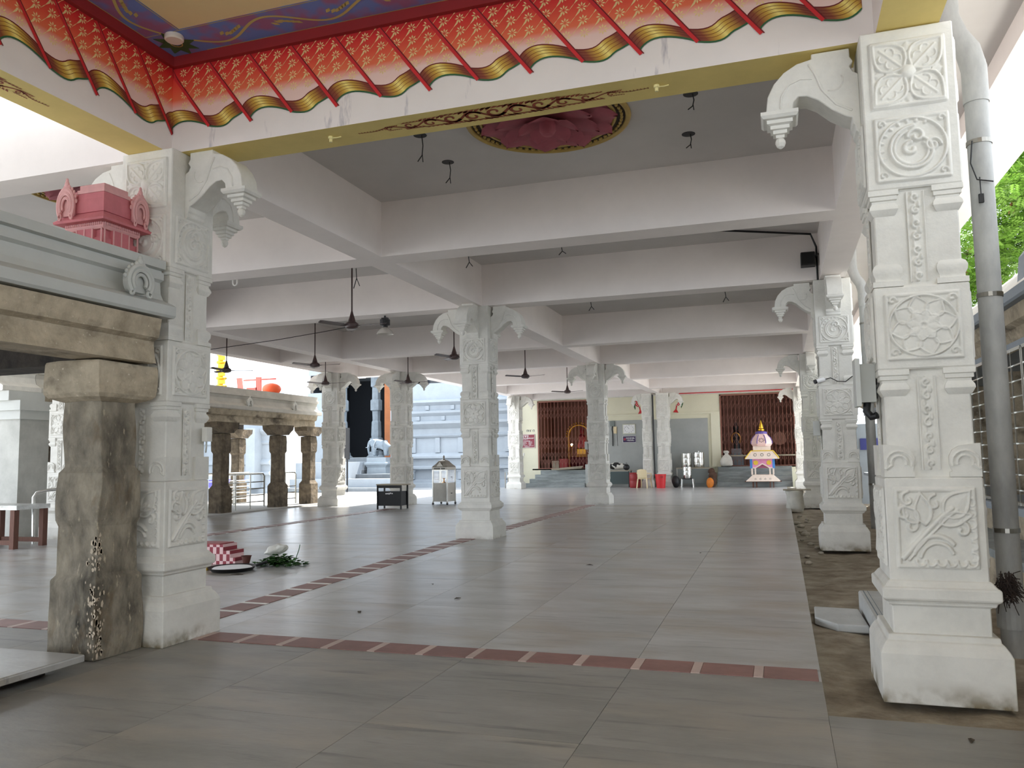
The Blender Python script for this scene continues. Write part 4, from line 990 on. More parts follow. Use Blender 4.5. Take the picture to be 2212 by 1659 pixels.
for k, dx in enumerate((-.5, .5)):
    lp = thing('altar_lamp', 'lit brass lamp on the ' + ('left' if k == 0 else 'right') + ' side of the altar figure', 'lamp', (-9.55+dx, YW+1.5, 1.5))
    MB().lathe([(.07, 0), (.02, .04), (.02, .5), (.08, .55), (.03, .58)], 10).build('stand', BRASS, lp); MB().ball((0, 0, .64), .05, n=8).build('flame', LAMPM, lp)
for k, (x, y_, w, h, mt) in enumerate(((-11.1, .5, .2, .4, WOOD), (-10.65, .6, .18, .35, PLANK), (-10.2, .5, .2, .45, REDD), (-10.95, 1.2, .3, .75, BROWNC))):
    t = thing('carton', ['dark wooden box', 'pale carton', 'dull red box', 'tall brown carton'][k]+' stored inside the left folding gate', 'box', (x, YW+y_, .95))
    MB().box(-w, w, -w*.8, w*.8, 0, h).build('body', mt, t); MB().box(-w*1.03, w*1.03, -w*.83, w*.83, h, h+.03).build('lid', mt, t)
bi = thing('dark_idol', 'black stone idol with garland behind the right folding gate', 'figure', (-1.95, YW+.8, .98))
MB().sq([(.3, 0), (.3, .5), (.22, .55), (.22, .8)]).build('plinth', BLUEST, bi)
MB().lathe([(.2, .8), (.21, 1.0), (.14, 1.2), (.2, 1.45), (.19, 1.55), (.08, 1.62), (.12, 1.7), (.13, 1.82), (.08, 1.95), (.03, 2.05)], 14).build('figure', BLACK, bi, smooth=.9)
MB().tube([(.2*math.cos(a), -.12-.06*math.sin(a), 1.25+.28*math.sin(a)) for a in [i*PI/10+PI for i in range(21)]], .03, 6).build('garland', BRASS, bi, smooth=1)
MB().lathe([(.30, 0), (.29, .02), (.001, .02)], 24).build('brass_plate', mat('dull brown disc', S(120, 84, 70), .6), loc=(-.02, YW+.25, 2.2), rot=(PI/2, 0, 0), label='round brown plate hung inside the right gate', cat='plate')
# steps
def steps(x0, x1, y0, n, rise, tread, z0, label, top=None):
    t = thing('stone_steps', label, 'steps', (x0, y0, z0))
    for k in range(n):
        bevel(MB().box(.2*k if top else 0, x1-x0, k*tread, k*tread+tread if k < n-1 else YW-y0-.005, 0, (k+1)*rise).build('step', STEPS, t), .012)
steps(-11.8, -8.8, 37.35, 4, .2, .28, .08, 'grey stone steps up to the left folding gate', True)
steps(-2.75, .45, 37.35, 4, .22, .28, .08, 'grey stone steps up to the right folding gate')
MB().box(-8.79, -8.45, 37.5, 38.4, .08, 1.15).build('step_wall', GREYW, label='short grey parapet at the end of the left steps', cat='parapet')
pk = thing('loose_planks', 'weathered planks lying on the top of the left steps', 'planks', (-9.7, 38.05, .89))
MB().bar((-.75, 0, .03), (.6, .1, .09), .16, .05).build('plank', PLANK, pk); MB().bar((-.95, .2, .04), (.6, .3, .16), .14, .05).build('plank', PLANK, pk)
# signs, clock, wall paintings
sg = text_sign('notice_board', 'maroon notice board with white emblem and lettering by the gate', (-12.02, YW-.04, 2.33), .95, .66, SIGNM, [], SIGNW)
glyph_rows(sg, [(.14, .075, -.42, .42), (.075, .035, -.15, .15), (.0, .05, -.42, .3), (-.06, .045, -.42, .05), (-.11, .045, -.42, .05), (-.16, .045, -.42, .0), (-.22, .04, -.42, .1), (-.05, .045, .16, .34), (-.11, .045, .16, .36), (-.17, .045, .16, .3), (-.23, .04, .16, .4), (-.28, .04, -.05, .2)], SIGNW, 0, 0, 3)
em = MB(); f = lambda u, v: (u, -.004, v)
for dx, k in ((-.11, 0), (0, 1), (.11, 0)):
    if k: em.ribbon([(dx-.04, .3), (dx-.015, .22), (dx, .19), (dx+.015, .22), (dx+.04, .3)], .018, f); em.ribbon([(dx, .2), (dx, .29)], .012, f)
    else: em.ribbon(arc(dx, .25, .035, 0, 2*PI, 14), .02, f); em.ribbon([(dx, .2), (dx, .17)], .02, f)
em.build('emblem', SIGNW, sg)
ng = thing('wall_lettering', 'small dark lettering painted above the maroon notice board', 'sign', (-11.75, YW-.004, 2.84)); glyph_rows(ng, [(0, .13, -.22, .24)], MAT_GREEN, 0, 0, 9, -.003)
p2 = text_sign('wall_sign', 'dark purple sign with white lettering below the wall clock', (-6.825, YW-.06, 2.31), .63, .31, SIGNP, [], SIGNW)
glyph_rows(p2, [(.05, .09, -.15, .28), (-.05, .085, -.12, .26)], SIGNW, 0, 0, 12); MB().ribbon(arc(-.22, .0, .035, 0, 2*PI, 12), .03, lambda u, v: (u, -.004, v)).build('emblem', RED, p2)
ck = thing('wall_clock', 'square white wall clock on the grey panel', 'clock', (-6.825, YW-.07, 2.8))
bevel(MB().box(-.31, .31, 0, .04, -.24, .24).build('case', mat('clock frame', S(206, 206, 186), .4), ck), .02, 2); MB().box(-.27, .27, -.004, 0, -.2, .2).build('face', SIGNW, ck)
for k in range(12):
    a = PI/2-k*PI/6; cx, cz = .215*math.cos(a), .165*math.sin(a)
    cu = bpy.data.curves.new('n', 'FONT'); cu.body = str(k or 12); cu.size = .075; cu.align_x = 'CENTER'; cu.align_y = 'CENTER'
    o = bpy.data.objects.new('tmp', cu); COL.objects.link(o); bpy.context.view_layer.update()
    me = bpy.data.meshes.new_from_object(o.evaluated_get(bpy.context.evaluated_depsgraph_get())); bpy.data.objects.remove(o); me.materials.clear(); me.materials.append(BLACK)
    obj('numeral', me, ck, (cx, -.006, cz), (PI/2, 0, 0))
for nm, tt, l, w in (('hour_hand', 10.88/12, .11, .016), ('minute_hand', 53/60, .17, .011)):
    a = PI/2-2*PI*tt; MB().bar((0, -.009, 0), (l*math.cos(a), -.009, l*math.sin(a)), w, .004).build(nm, BLACK, ck)
mb = thing('meter_box', 'grey wall meter with hanging cable beside the clock', 'meter', (-7.62, YW-.12, 2.95))
bevel(MB().box(-.11, .11, 0, .1, .0, .25).build('box', mat('meter grey', S(120, 128, 124), .5), mb), .02, 2); MB().tube([(0, .03, 0), (-.02, .03, -.15), (0, .03, -.3), (0, .03, -.95)], .025, 6).tube([(.2, .09, -.05), (.22, .09, -.95)], .01, 6).build('cable', WIRE, mb); MB().box(.05, .2, .03, .1, -.35, -.02).build('switch', IVORY, mb)
GRN = mat('leaf paint', S(52, 96, 56), .7)
for x, lb, s_ in ((-6.45, 'painted red emblem with green leaf left of the twin columns', 1), (-4.4, 'painted red emblem with hanging leaf right of the twin columns', -1)):
    t = thing('wall_painting', lb, 'mural', (x, YW-.005, 3.52)); f = lambda u, v: (u*s_, -.004, v)
    MB().ribbon(arc(.2, .55, .22, 2.2, 4.6, 12), [.04+.1*math.sin(PI*i/12) for i in range(13)], f).ribbon([(.14, .36), (.18, .15), (.2, .0)], [.05, .06, .26], f).build('red_shape', RED, t)
    MB().ribbon([(-.12, .62), (-.1, .4), (-.06, .2)], [.02, .11, .02], f).ribbon(arc(.02, .55, .16, 2.8, .6, 8), .02, f).build('green_leaf', GRN, t)
    dots = MB()
    for k in range(6):
        a = 2.4+k*.4; dots.ribbon(arc(.2+.22*math.cos(a), .55+.22*math.sin(a), .012, 0, 2*PI, 6), .02, lambda u, v: (u*s_, -.007, v))
    dots.build('white_dot', SIGNW, t)

# ================================================================== THINGS BEFORE THE BACK WALL
F8 = .08
def table(loc, w, d, h, label, topm, legm, panel=None, name='table'):
    t = thing(name, label, 'table', loc)
    bevel(MB().box(-w/2, w/2, -d/2, d/2, h-.035, h).build('table_top', topm, t), .006)
    for x in (-1, 1):
        for y in (-1, 1): MB().bar((x*(w/2-.04), y*(d/2-.04), 0), (x*(w/2-.04), y*(d/2-.04), h-.035), .035).build('leg', legm, t)
    if panel: MB().box(-w/2+.05, w/2-.05, -d/2+.03, -d/2+.05, .15, h-.06).build('modesty_panel', panel, t)
    return t
table((-7.3, 37.45, F8), 1.35, .7, .78, 'dark green metal table with pale top under the clock', PLANK, BLACK, MAT_GREEN)
table((-3.8, 37.75, F8), 1.5, .65, .86, 'steel framed grey table carrying the tall steel drums', PLANK, STEELD, mat('panel grey', S(120, 126, 124), .5))
bg_ = thing('cloth_bundle', 'black and white striped cloth bundle heaped on the green table', 'bundle', (-7.25, 37.5, .92))
m = MB().ball((0, 0, .14), .38, .2, .17, 12).ball((.2, 0, .12), .25, .18, .13, 10).ball((-.2, .05, .1), .22, .18, .12, 10); me = rough(m.mesh('cloth', mat('striped cloth', S(210, 208, 200), .8, col2=S(24, 24, 24), scale=4, lo=.48, hi=.52, detail=1)), .05, 4, 0); me.polygons.foreach_set('use_smooth', [True]*len(me.polygons)); obj('cloth', me, bg_)
bk = thing('black_bag', 'small black bag at the end of the green table', 'bag', (-6.78, 37.22, F8+.80)); 
MB().ball((0, 0, .12), .15, .13, .14, 10).build('body', BLACK, bk, smooth=1.2); MB().tube([(-.06, 0, .22), (0, 0, .33), (.06, 0, .22)], .012, 6).build('strap', BLACK, bk, smooth=1)
rd = thing('red_drum', 'dull red plastic drum beside the cream chair', 'drum', (-6.32, 36.75, F8))
MB().lathe([(.22, 0), (.25, .05), (.26, .3), (.25, .32), (.26, .34), (.26, .58), (.24, .62)], 20).build('body', REDD, rd, smooth=.5); MB().lathe([(.25, .62), (.26, .66), (.24, .68), (.001, .68)], 20).build('lid', REDD, rd, smooth=.5)
ch = thing('plastic_chair', 'cream plastic armchair before the twin columns', 'chair', (-5.85, 36.4, F8), PI*.92)
bevel(MB().box(-.23, .23, -.22, .22, .4, .43).build('seat', IVORY, ch), .01, 2)
m = MB(); vs = []
for i in range(9):
    for j in range(7):
        u = (i-4)/4; v = j/6; hw = .23*(1-.25*max(0, v-.5)**2*4*abs(u)); vs.append((u*.23, .2+.05*v-.05*(1-u*u)*-.6, .42+v*.42*(1-.12*u*u)))
m.add(vs, [(i*7+j, (i+1)*7+j, (i+1)*7+j+1, i*7+j+1) for i in range(8) for j in range(6)]); o = m.build('backrest', IVORY, ch, smooth=1.2); so = o.modifiers.new('solid', 'SOLIDIFY'); so.thickness = .02
for s_ in (-1, 1):
    MB().bar((s_*.22, -.2, .41), (s_*.26, -.25, 0), .045).build('leg', IVORY, ch); MB().bar((s_*.21, .2, .41), (s_*.25, .26, 0), .045).build('leg', IVORY, ch)
    MB().tube([(s_*.24, -.2, .42), (s_*.26, -.22, .6), (s_*.26, -.16, .64), (s_*.25, .2, .66)], .025, 8).build('armrest', IVORY, ch, smooth=1)
rb = thing('red_bin', 'bright red plastic bin in front of the twin columns', 'bin', (-5.1, 36.3, F8))
MB().lathe([(.19, 0), (.24, .58), (.255, .58), (.255, .61), (.23, .61), (.18, .03)], 24).build('body', RED, rb, smooth=.5); MB().box(.02, .14, -.26, -.2, .47, .52).build('handle_hole', REDD, rb)
def drum(loc, r, h, label, lid=True):
    t = thing('steel_drum', label, 'drum', loc, 0, 'stainless steel drums on and by the grey table')
    MB().lathe([(r*.96, 0), (r, .02), (r, h*.3), (r*1.02, h*.31), (r, h*.33), (r, h*.66), (r*1.02, h*.67), (r, h*.69), (r, h)], 28).build('body', STEEL, t, smooth=.5)
    if lid: MB().lathe([(r*1.04, h-.03), (r*1.04, h), (r*.9, h+.02), (.03, h+.03), (.03, h+.06), (.001, h+.06)], 28).build('lid', STEEL, t, smooth=.5)
    else: MB().lathe([(r*1.04, h-.02), (r*1.05, h), (r*.96, h)], 28).build('rim', STEEL, t, smooth=.5)
drum((-4.1, 37.7, F8+.865), .24, .65, 'open stainless drum on the grey table nearest the twin columns', False)
drum((-3.55, 37.75, F8+.865), .24, .68, 'lidded stainless drum at the outer end of the grey table')
sl = thing('steel_stool', 'low steel framed stool holding a stainless pail', 'stool', (-4.0, 36.95, F8))
MB().box(-.25, .25, -.2, .2, .36, .39).build('seat', BLACK, sl)
for x in (-1, 1):
    for y in (-1, 1): MB().tube([(x*.27, y*.22, 0), (x*.24, y*.19, .38)], .016, 6).build('leg', STEEL, sl)
drum((-4.0, 36.95, F8+.395), .2, .52, 'squat stainless pail on the low stool', False)
sk = thing('white_sack', 'tied white sack on the steps by the right gate', 'sack', (-2.35, 38.1, .985))
MB().lathe([(.18, 0), (.27, .06), (.29, .22), (.22, .4), (.1, .5), (.07, .54), (.13, .64), (.09, .7)], 18).build('body', SACK, sk, smooth=1.0); rough(sk.children[0].data, .06, 33, 1)
bp = thing('brown_heap', 'heap of brown sackcloth between the table and the steps', 'heap', (-2.93, 37.1, F8))
m = MB().ball((0, 0, .22), .18, .16, .24, 12).ball((.02, .05, .5), .17, .16, .2, 12).ball((-.05, .12, .72), .13, .15, .14, 12); obj('cloth', rough(m.mesh('cloth', BROWNC, 1.2), .09, 3, 0), bp)
ob_ = thing('orange_bag', 'crumpled orange bag at the foot of the brown heap', 'bag', (-3.0, 36.72, F8))
obj('body', rough(MB().ball((0, 0, .2), .17, .12, .24, 10).mesh('body', ORANGE, 1.0), .05, 8, 0), ob_)
bb = thing('black_sack', 'black refuse sack beside the twin columns under the grey table', 'bag', (-4.5, 36.8, F8)); obj('body', rough(MB().ball((0, 0, .26), .18, .2, .28, 10).mesh('body', BLACK, 1.0), .05, 9, 0), bb)
ls_ = table((-12.2, 36.95, F8), .75, .5, .78, 'small steel stand with grey tray beside the cream wall', mat('tray grey', S(130, 138, 140), .4), STEELD, None, 'steel_stand')
# painted shrine cart
ct = thing('shrine_cart', 'painted miniature shrine cart with gold finial before the right gate', 'cart', (-.76, 36.7, F8))
CARTW = mat('cart cream paint', S(232, 214, 200), .6, var=.1, scale=8); CARTP = mat('cart pink cloth', S(232, 150, 190), .6, var=.2, scale=6); CARTB = mat('cart blue', S(66, 130, 200), .5); CARTY = mat('cart yellow', S(220, 184, 60), .5); CARTV = mat('cart violet', S(92, 74, 150), .5)
for x in (-.42, -.28, .28, .42):
    for y in (-.35, .35): MB().bar((x, y, 0), (x, y, .28), .04).build('leg', WOOD, ct)
MB().box(-.75, .75, -.3, -.25, .24, .29).build('cross_pole', WOOD, ct)
MB().sq([(.70, .27), (.68, .3), (.46, .5), (.44, .52), (.44, .55)], sy=.8).build('base_skirt', CARTW, ct)
for x in (-.44, -.3, .3, .44):
    MB().box(x-.03, x+.03, -.36, -.30, .55, .82).build('post', CARTW, ct)
for x in (-.44, .44): MB().box(x-.03, x+.03, .30, .36, .55, 1.22).build('post', CARTW, ct)
for x in (-.46, .46): MB().box(x-.05, x+.05, -.37, -.29, .82, 1.22).build('blue_post', CARTB, ct)
MB().prism([(-.42, 1.22), (-.42, .84), (-.3, .84), (-.02, 1.02), (.02, 1.02), (.3, .84), (.42, .84), (.42, 1.22)], -.36, -.32).build('cloth_front', CARTP, ct)
MB().prism([(-.42, .86), (-.3, .86), (-.02, 1.04), (.02, 1.04), (.3, .86), (.42, .86), (.42, .82), (.29, .82), (0, .99), (-.29, .82), (-.42, .82)], -.37, -.36).build('cloth_trim', CARTW, ct)
MB().box(-.44, .44, .3, .33, .82, 1.22).box(-.45, -.43, -.32, .3, .82, 1.22).box(.43, .45, -.32, .3, .82, 1.22).build('cloth_sides', CARTP, ct)
for x in (-.27, .27): MB().lathe([(.1, 0), (.1, .012), (.001, .012)], 16).build('yellow_disc', CARTY, ct, loc=(x, -.36, 1.06), rot=(PI/2, 0, 0))
MB().sq([(.70, 1.22), (.69, 1.26), (.46, 1.54), (.44, 1.56)], sy=.8).build('roof', CARTW, ct)
MB().sq([(.46, 1.55), (.46, 1.59)], sy=.8).build('roof_rim', CARTY, ct)
for s_ in (-1, 1): MB().bar((s_*.69, -.555, 1.25), (s_*.46, -.37, 1.56), .04, .03).build('hip_line', CARTY, ct)
MB().sq([(.36, 1.59), (.36, 1.76), (.33, 1.78)], sy=.85).build('neck', CARTW, ct)
MB().lathe([(.40, 1.77), (.46, 1.86), (.47, 1.96), (.40, 2.12), (.28, 2.25), (.24, 2.3), (.22, 2.36)], 8, rot=PI/8).build('dome', mat('dome pink', S(232, 196, 190), .5), ct, smooth=.4)
MB().lathe([(.25, 2.3), (.24, 2.38), (.14, 2.42)], 16).build('dome_cap', CARTV, ct)
for k in range(8):
    a = k*PI/4+PI/8; MB().tube([(r*math.cos(a), r*math.sin(a), z) for r, z in ((.47, 1.88), (.475, 1.96), (.405, 2.12), (.285, 2.25))], .018, 5).build('dome_rib', CARTV, ct)
fl = MB()
for k in range(8):
    a = k*PI/4; fl.ribbon([(.05*math.cos(a), 2.02+.05*math.sin(a)), (.12*math.cos(a), 2.02+.1*math.sin(a))], [.012, .03], lambda u, v: (u, -.452+.42*max(0, v-1.96), v))
fl.build('dome_flower', BLACK, ct)
mk = MB()
for x, z in ((-.3, .37), (-.1, .37), (.1, .37), (.3, .37)): mk.ribbon([(x-.04, z), (x, z+.04), (x+.04, z), (x, z-.03), (x-.04, z)], .012, lambda u, v: (u, -.545*(1-(v-.3)*.0)-.0+(v-.3)*.82-.0, v))
for x in (-.28, 0, .28): mk.ribbon(arc(x, 1.4, .06, 0, 2*PI, 10), .015, lambda u, v: (u, -.57+(v-1.25)*.66-.0, v))
mk.build('painted_motif', MAT_GREEN, ct)
MB().lathe([(.1, 2.4), (.13, 2.44), (.13, 2.5), (.09, 2.54), (.1, 2.58), (.07, 2.64), (.075, 2.68), (.04, 2.76), (.015, 2.86), (.004, 2.9)], 16).build('finial', GOLD, ct, smooth=.7)
# black metal desk and steel lamp cabinet in mid hall
dk = thing('metal_desk', 'black metal cash desk with pale plank top in the hall', 'desk', (-11.0, 21.85, F8))
bevel(MB().box(-.42, .48, -.25, .25, .70, .735).build('desk_top', PLANK, dk), .006)
MB().box(-.36, .36, -.22, .22, .1, .52).build('cash_box', BLACK, dk)
for x in (-.38, .38):
    for y in (-.22, .22): MB().bar((x, y, 0), (x, y, .7), .04).build('leg', BLACK, dk)
MB().box(-.38, .38, -.23, -.2, .62, .7).build('apron', BLACK, dk); MB().box(-.5, -.36, -.06, .06, .38, .52).build('side_lock', BLACK, dk)
gl = MB(); rn = random.Random(4)
for k in range(5): gl.box(-.12+k*.05, -.085+k*.05, -.224, -.22, .44+rn.uniform(-.01, .01), .47+rn.uniform(0, .02))
gl.build('scuffed_lettering', SIGNW, dk, kind='stuff')
cbn = thing('lamp_cabinet', 'stainless steel glazed lamp cabinet on castors with pointed roof', 'cabinet', (-10.28, 24.05, F8), -.12)
w, d = .26, .26
for x in (-1, 1):
    for y in (-1, 1):
        MB().bar((x*w, y*d, .1), (x*w, y*d, 1.18), .035).build('corner_post', STEEL, cbn)
        c_ = MB().lathe([(.035, -.012), (.035, .012)], 12).mesh('castor', BLACK); obj('castor', c_, cbn, (x*w, y*d, .035), (PI/2, 0, .4)); MB().box(x*w-.02, x*w+.02, y*d-.02, y*d+.02, .05, .1).build('castor_fork', STEELD, cbn)
MB().box(-w, w, -d, d, .1, .13).box(-w, w, -d-.004, -d+.01, .13, .66).box(-w, w, d-.01, d, .13, .66).box(-w, -w+.01, -d, d, .13, .66).box(w-.01, w+.004, -d, d, .13, .66).box(-w, w, -d, d, .66, .69).build('lower_panel', STEELD, cbn)
for nm, bx in (('glass_pane', (-w+.02, w-.02, -d-.002, -d+.002)), ('glass_pane', (-w+.02, w-.02, d-.002, d+.002)), ('glass_pane', (-w-.002, -w+.002, -d+.02, d-.02)), ('glass_pane', (w-.002, w+.002, -d+.02, d-.02))): MB().box(*bx, .69, 1.08).build(nm, GLASS, cbn)
MB().box(-.015, .015, -d-.008, -d+.008, .69, 1.08).box(-w, w, -d-.008, -d+.006, 1.08, 1.1).build('glazing_bar', STEEL, cbn)
MB().box(-w-.02, w+.02, -d-.02, d+.02, 1.1, 1.19).build('name_band', STEELD, cbn)
lt = MB()
for k in range(9):
    if k != 5: lt.box(-.2+k*.045, -.17+k*.045, -d-.026, -d-.02, 1.12, 1.165)
lt.build('band_lettering', BLACK, cbn, kind='stuff')
MB().sq([(.28, 1.19), (.27, 1.21), (.19, 1.29), (.12, 1.38), (.08, 1.41)]).build('roof', STEELD, cbn); MB().prism([(-.13, 1.2), (.13, 1.2), (0, 1.36)], -.27, -.1).build('roof_gable', STEELD, cbn)
MB().lathe([(.08, 1.4), (.06, 1.43), (.02, 1.45), (.03, 1.48), (.035, 1.51), (.01, 1.56), (.002, 1.57)], 12).build('finial', STEELD, cbn, smooth=.7)
MB().lathe([(.08, .69), (.05, .71), (.02, .73), (.02, .8), (.06, .84), (.001, .84)], 12).build('inner_lamp', BRASS, cbn); MB().box(.265, .3, -.02, .02, .86, .88).box(.265, .3, -.02, .02, .35, .37).build('latch', BLACK, cbn)

# ================================================================== FLOOR CLUTTER
CHK = bpy.data.materials.new('red white check'); CHK.use_nodes = True; N = CHK.node_tree.nodes
ctx = N.new('ShaderNodeTexChecker'); ctx.inputs['Color1'].default_value = S(226, 190, 190); ctx.inputs['Color2'].default_value = S(140, 30, 48); ctx.inputs['Scale'].default_value = 1
tcx = N.new('ShaderNodeTexCoord'); mpx = N.new('ShaderNodeMapping'); mpx.inputs['Scale'].default_value = (17, .01, 10); mpx.inputs['Location'].default_value = (.5, .5, .5)
CHK.node_tree.links.new(tcx.outputs['Object'], mpx.inputs[0]); CHK.node_tree.links.new(mpx.outputs[0], ctx.inputs['Vector']); CHK.node_tree.links.new(ctx.outputs['Color'], N['Principled BSDF'].inputs['Base Color'])
gy = fz(10.2)
bs = thing('checked_basket', 'red and white checked basket behind the column base', 'basket', (-8.05, 10.25, gy))
MB().prism([(-.42, 0), (.42, 0), (.42, .1), (.33, .1), (.33, .2), (.21, .2), (.21, .29), (-.42, .29)], -.16, .16).build('body', CHK, bs); MB().box(-.42, .15, -.165, .165, .285, .3).build('rim', REDD, bs)
cp = thing('brown_cup', 'brown clay cup next to the checked basket', 'cup', (-7.48, 10.15, gy)); MB().lathe([(.04, 0), (.07, .12), (.08, .13), (.072, .13), (.035, .02)], 16).build('cup', mat('clay', S(96, 54, 46), .7), cp, smooth=.5)
ty = thing('black_tray', 'round black tray holding a white paper disc', 'tray', (-7.32, 9.62, fz(9.62)), .3)
MB().lathe([(.27, 0), (.32, .05), (.33, .055), (.26, .02)], 28).build('dish', BLACK, ty, smooth=.6); MB().lathe([(.27, .035), (.25, .05), (.1, .06), (.001, .06)], 24).build('paper_disc', SIGNW, ty); MB().tube([(.3, .1, .05), (.42, .2, .09)], .02, 6).build('handle', BLACK, ty)
yp = thing('yellow_packet', 'small yellow packet on the floor beside the tray', 'packet', (-7.78, 9.55, fz(9.55)), .3); bevel(MB().box(-.1, .1, -.06, .06, 0, .07).build('wrap', CARTY, yp), .02, 2); MB().box(-.03, .03, -.062, .062, .02, .072).build('label_band', SIGNW, yp)
lv = thing('leaf_heap', 'heap of fresh green leaves on the floor in mid hall', 'leaves', (-6.95, 10.2, gy))
rn = random.Random(11); m = MB()
for k in range(260):
    a = rn.uniform(0, 2*PI); r = rn.uniform(0, .27); h = max(.01, .15*(1-r/.3)*rn.random()); ln = rn.uniform(.07, .15); w = ln*.3; d_ = rn.uniform(0, 2*PI); up = rn.uniform(-.3, .5)
    x, y = r*1.5*math.cos(a), r*math.sin(a); ca, sa = math.cos(d_), math.sin(d_)
    m.add([(x, y, h), (x+ca*ln*.5-sa*w, y+sa*ln*.5+ca*w, h+up*ln*.5+.01), (x+ca*ln, y+sa*ln, max(.004, h+up*ln*.6)), (x+ca*ln*.5+sa*w, y+sa*ln*.5-ca*w, h+up*ln*.5+.01)], [(0, 1, 2, 3)])
m.build('leaf_mass', mat('fresh leaf', S(62, 110, 48), .5, var=.5, scale=10), lv, kind='stuff'); MB().tube([(.25, .0, .05), (.32, 0, .22), (.34, 0, .3)], .006, 5).build('stalk', GRN, lv)
pb = thing('plastic_bag', 'crumpled white plastic bag resting on the green leaves', 'bag', (-7.05, 10.28, gy+.15)); obj('film', rough(MB().ball((0, 0, .06), .17, .1, .075, 16).mesh('film', SACK), .05, 12, 0, 11), pb, rot=(0, -.25, .3))
for k, (x, y, s_) in enumerate(((-2.55, 11.0, .05), (-3.4, 8.3, .05), (-4.05, 9.1, .03), (-7.0, 9.3, .09), (-1.2, 12.5, .03), (-4.1, 7.4, .05), (.55, 7.0, .05), (.9, 5.0, .04))):
    if k == 6: continue
    m = MB().add([(-s_, 0, .006), (0, -s_*.4, .012), (s_, 0, .006), (0, s_*.4, .014)], [(0, 1, 2, 3)]); o = m.build('dry_leaf', mat('dry leaf', S(70, 60, 46), .8), loc=(x, y, fz(y)), rot=(0, 0, k*1.1), label='dark dry leaf fallen on the granite floor', cat='leaf', group='dry leaves scattered on the floor'); sd = o.modifiers.new('s', 'SOLIDIFY'); sd.thickness = .003

# ================================================================== RIGHT SIDE: PIPES, BOXES, SLABS
def rainpipe(x, y, z0, label, top=True):
    t = thing('rain_pipe', label, 'pipe', (x, y, 0))
    MB().tube([(0, 0, z0), (0, 0, 4.25)], .075, 20).build('pipe', PIPE, t, smooth=1.0)
    if top: MB().tube([(0, 0, 3.95), (0, 0, 4.2), (-.03, .0, 4.34), (-.1, 0, 4.45), (-.15, 0, 4.6), (-.15, 0, 5.12)], .082, 20).build('elbow', PIPE, t, smooth=1.0)
    for z in (3.65, 2.58, 1.0): MB().lathe([(.081, z), (.081, z+.03)], 20).build('clamp', STEELD, t)
    return t
p_ = rainpipe(1.40, 6.18, .2, 'long grey rain pipe beside the front right column')
MB().lathe([(.092, .38), (.092, .56), (.08, .58)], 20).build('collar', PIPE, p_)
MB().tube([(-.06, -.08, 3.66), (-.08, -.09, 3.5), (-.05, -.1, 3.38), (.05, -.085, 3.36)], .005, 5).tube([(-.03, -.085, 3.4), (-.03, -.09, 3.28)], .004, 5).box(-.045, -.015, -.1, -.08, 3.22, 3.28).build('loose_wire', WIRE, p_)
rainpipe(1.42, 14.45, .3, 'grey rain pipe behind the column with the security camera')
jb = thing('junction_box', 'grey metal junction box with black hose on the front right column', 'box', (.627, 6.02, 1.88))
MB().box(-.1, .0, -.12, .12, 0, .26).build('case', GREYP, jb); MB().box(-.13, -.1, -.2, -.0, -.03, .29).build('door', GREYP, jb)
MB().tube([(-.05, -.05, .02), (-.06, -.06, -.06), (-.03, -.08, -.1), (0.0, -.1, -.09)], .025, 8).build('hose', BLACK, jb, smooth=1)
for x, y, z, lb in ((.627, 14.15, 1.82, 'grey switch box on the column with the security camera'), (-5.63, 24.5, 1.75, 'small pale switch box on the column right of the lamp cabinet'), (-5.06, 6.22, 1.74, 'small white switch box on the column by the stone pillar'), (LX-.285, 23.9, 1.7, 'small white switch box on the column behind the desk'), (LX+.40, 35.9, 1.6, 'small white switch box near the cream wall column')):
    t = thing('switch_box', lb, 'box', (x, y, z)); s_ = -1 if x in (.627, -5.63, LX-.285) else 1
    k_ = .55 if s_ > 0 else 1
    bevel(MB().box(min(0, s_*.1*k_), max(0, s_*.1*k_), -.08*k_, .08*k_, 0, .24*k_).build('case', WHITE if s_ > 0 else GREYP, t), .008); MB().tube([(s_*.04*k_, 0, 0), (s_*.04*k_, 0, -.06), (0, .02, -.1)], .008, 6).build('cable', GREYP, t)
cc = thing('security_camera', 'small white security camera with drooping cable on a column', 'camera', (.62, 13.93, 2.72))
MB().tube([(.1, 0, .0), (-.02, -.03, -.03)], .035, 12).build('barrel', SIGNW, cc); MB().tube([(-.02, -.03, -.03), (-.05, -.04, -.04)], .036, 12).build('lens_hood', BLACK, cc)
MB().tube([(.1, .0, 0), (.2, .0, .02), (.3, .0, -.04), (.42, .0, -.05), (.52, .0, .03), (.62, .02, .05)], .007, 5).build('cable', WIRE, cc); MB().tube([(.1, 0, 0), (.12, .04, .0)], .02, 8).build('bracket', SIGNW, cc)
sp_ = thing('loudspeaker', 'black loudspeaker box hung at the beam junction', 'speaker', (.56, 13.86, 4.58))
bevel(MB().box(-.11, .11, -.1, .1, 0, .22).build('cabinet', BLACK, sp_), .01); MB().box(-.1, .1, -.108, -.1, .02, .2).build('grille', mat('speaker grille', S(14, 14, 14), .8), sp_); MB().bar((.11, .0, .15), (.17, .0, .2), .03).build('mount', BLACK, sp_)
MB().tube([(.70, 13.9, H-.02), (.70, 13.9, 4.9), (.62, 13.85, 5.11), (-.6, 13.2, 5.12), (-1.9, 12.6, 5.12)], .018, 6).build('conduit', BLACK, label='thin black conduit from the loudspeaker along the ceiling', cat='conduit')
tw_ = thing('twig_bundle', 'dark brown bundle of twigs stuck beside the rain pipe', 'twigs', (1.30, 5.80, .73)); rn = random.Random(21); m = MB()
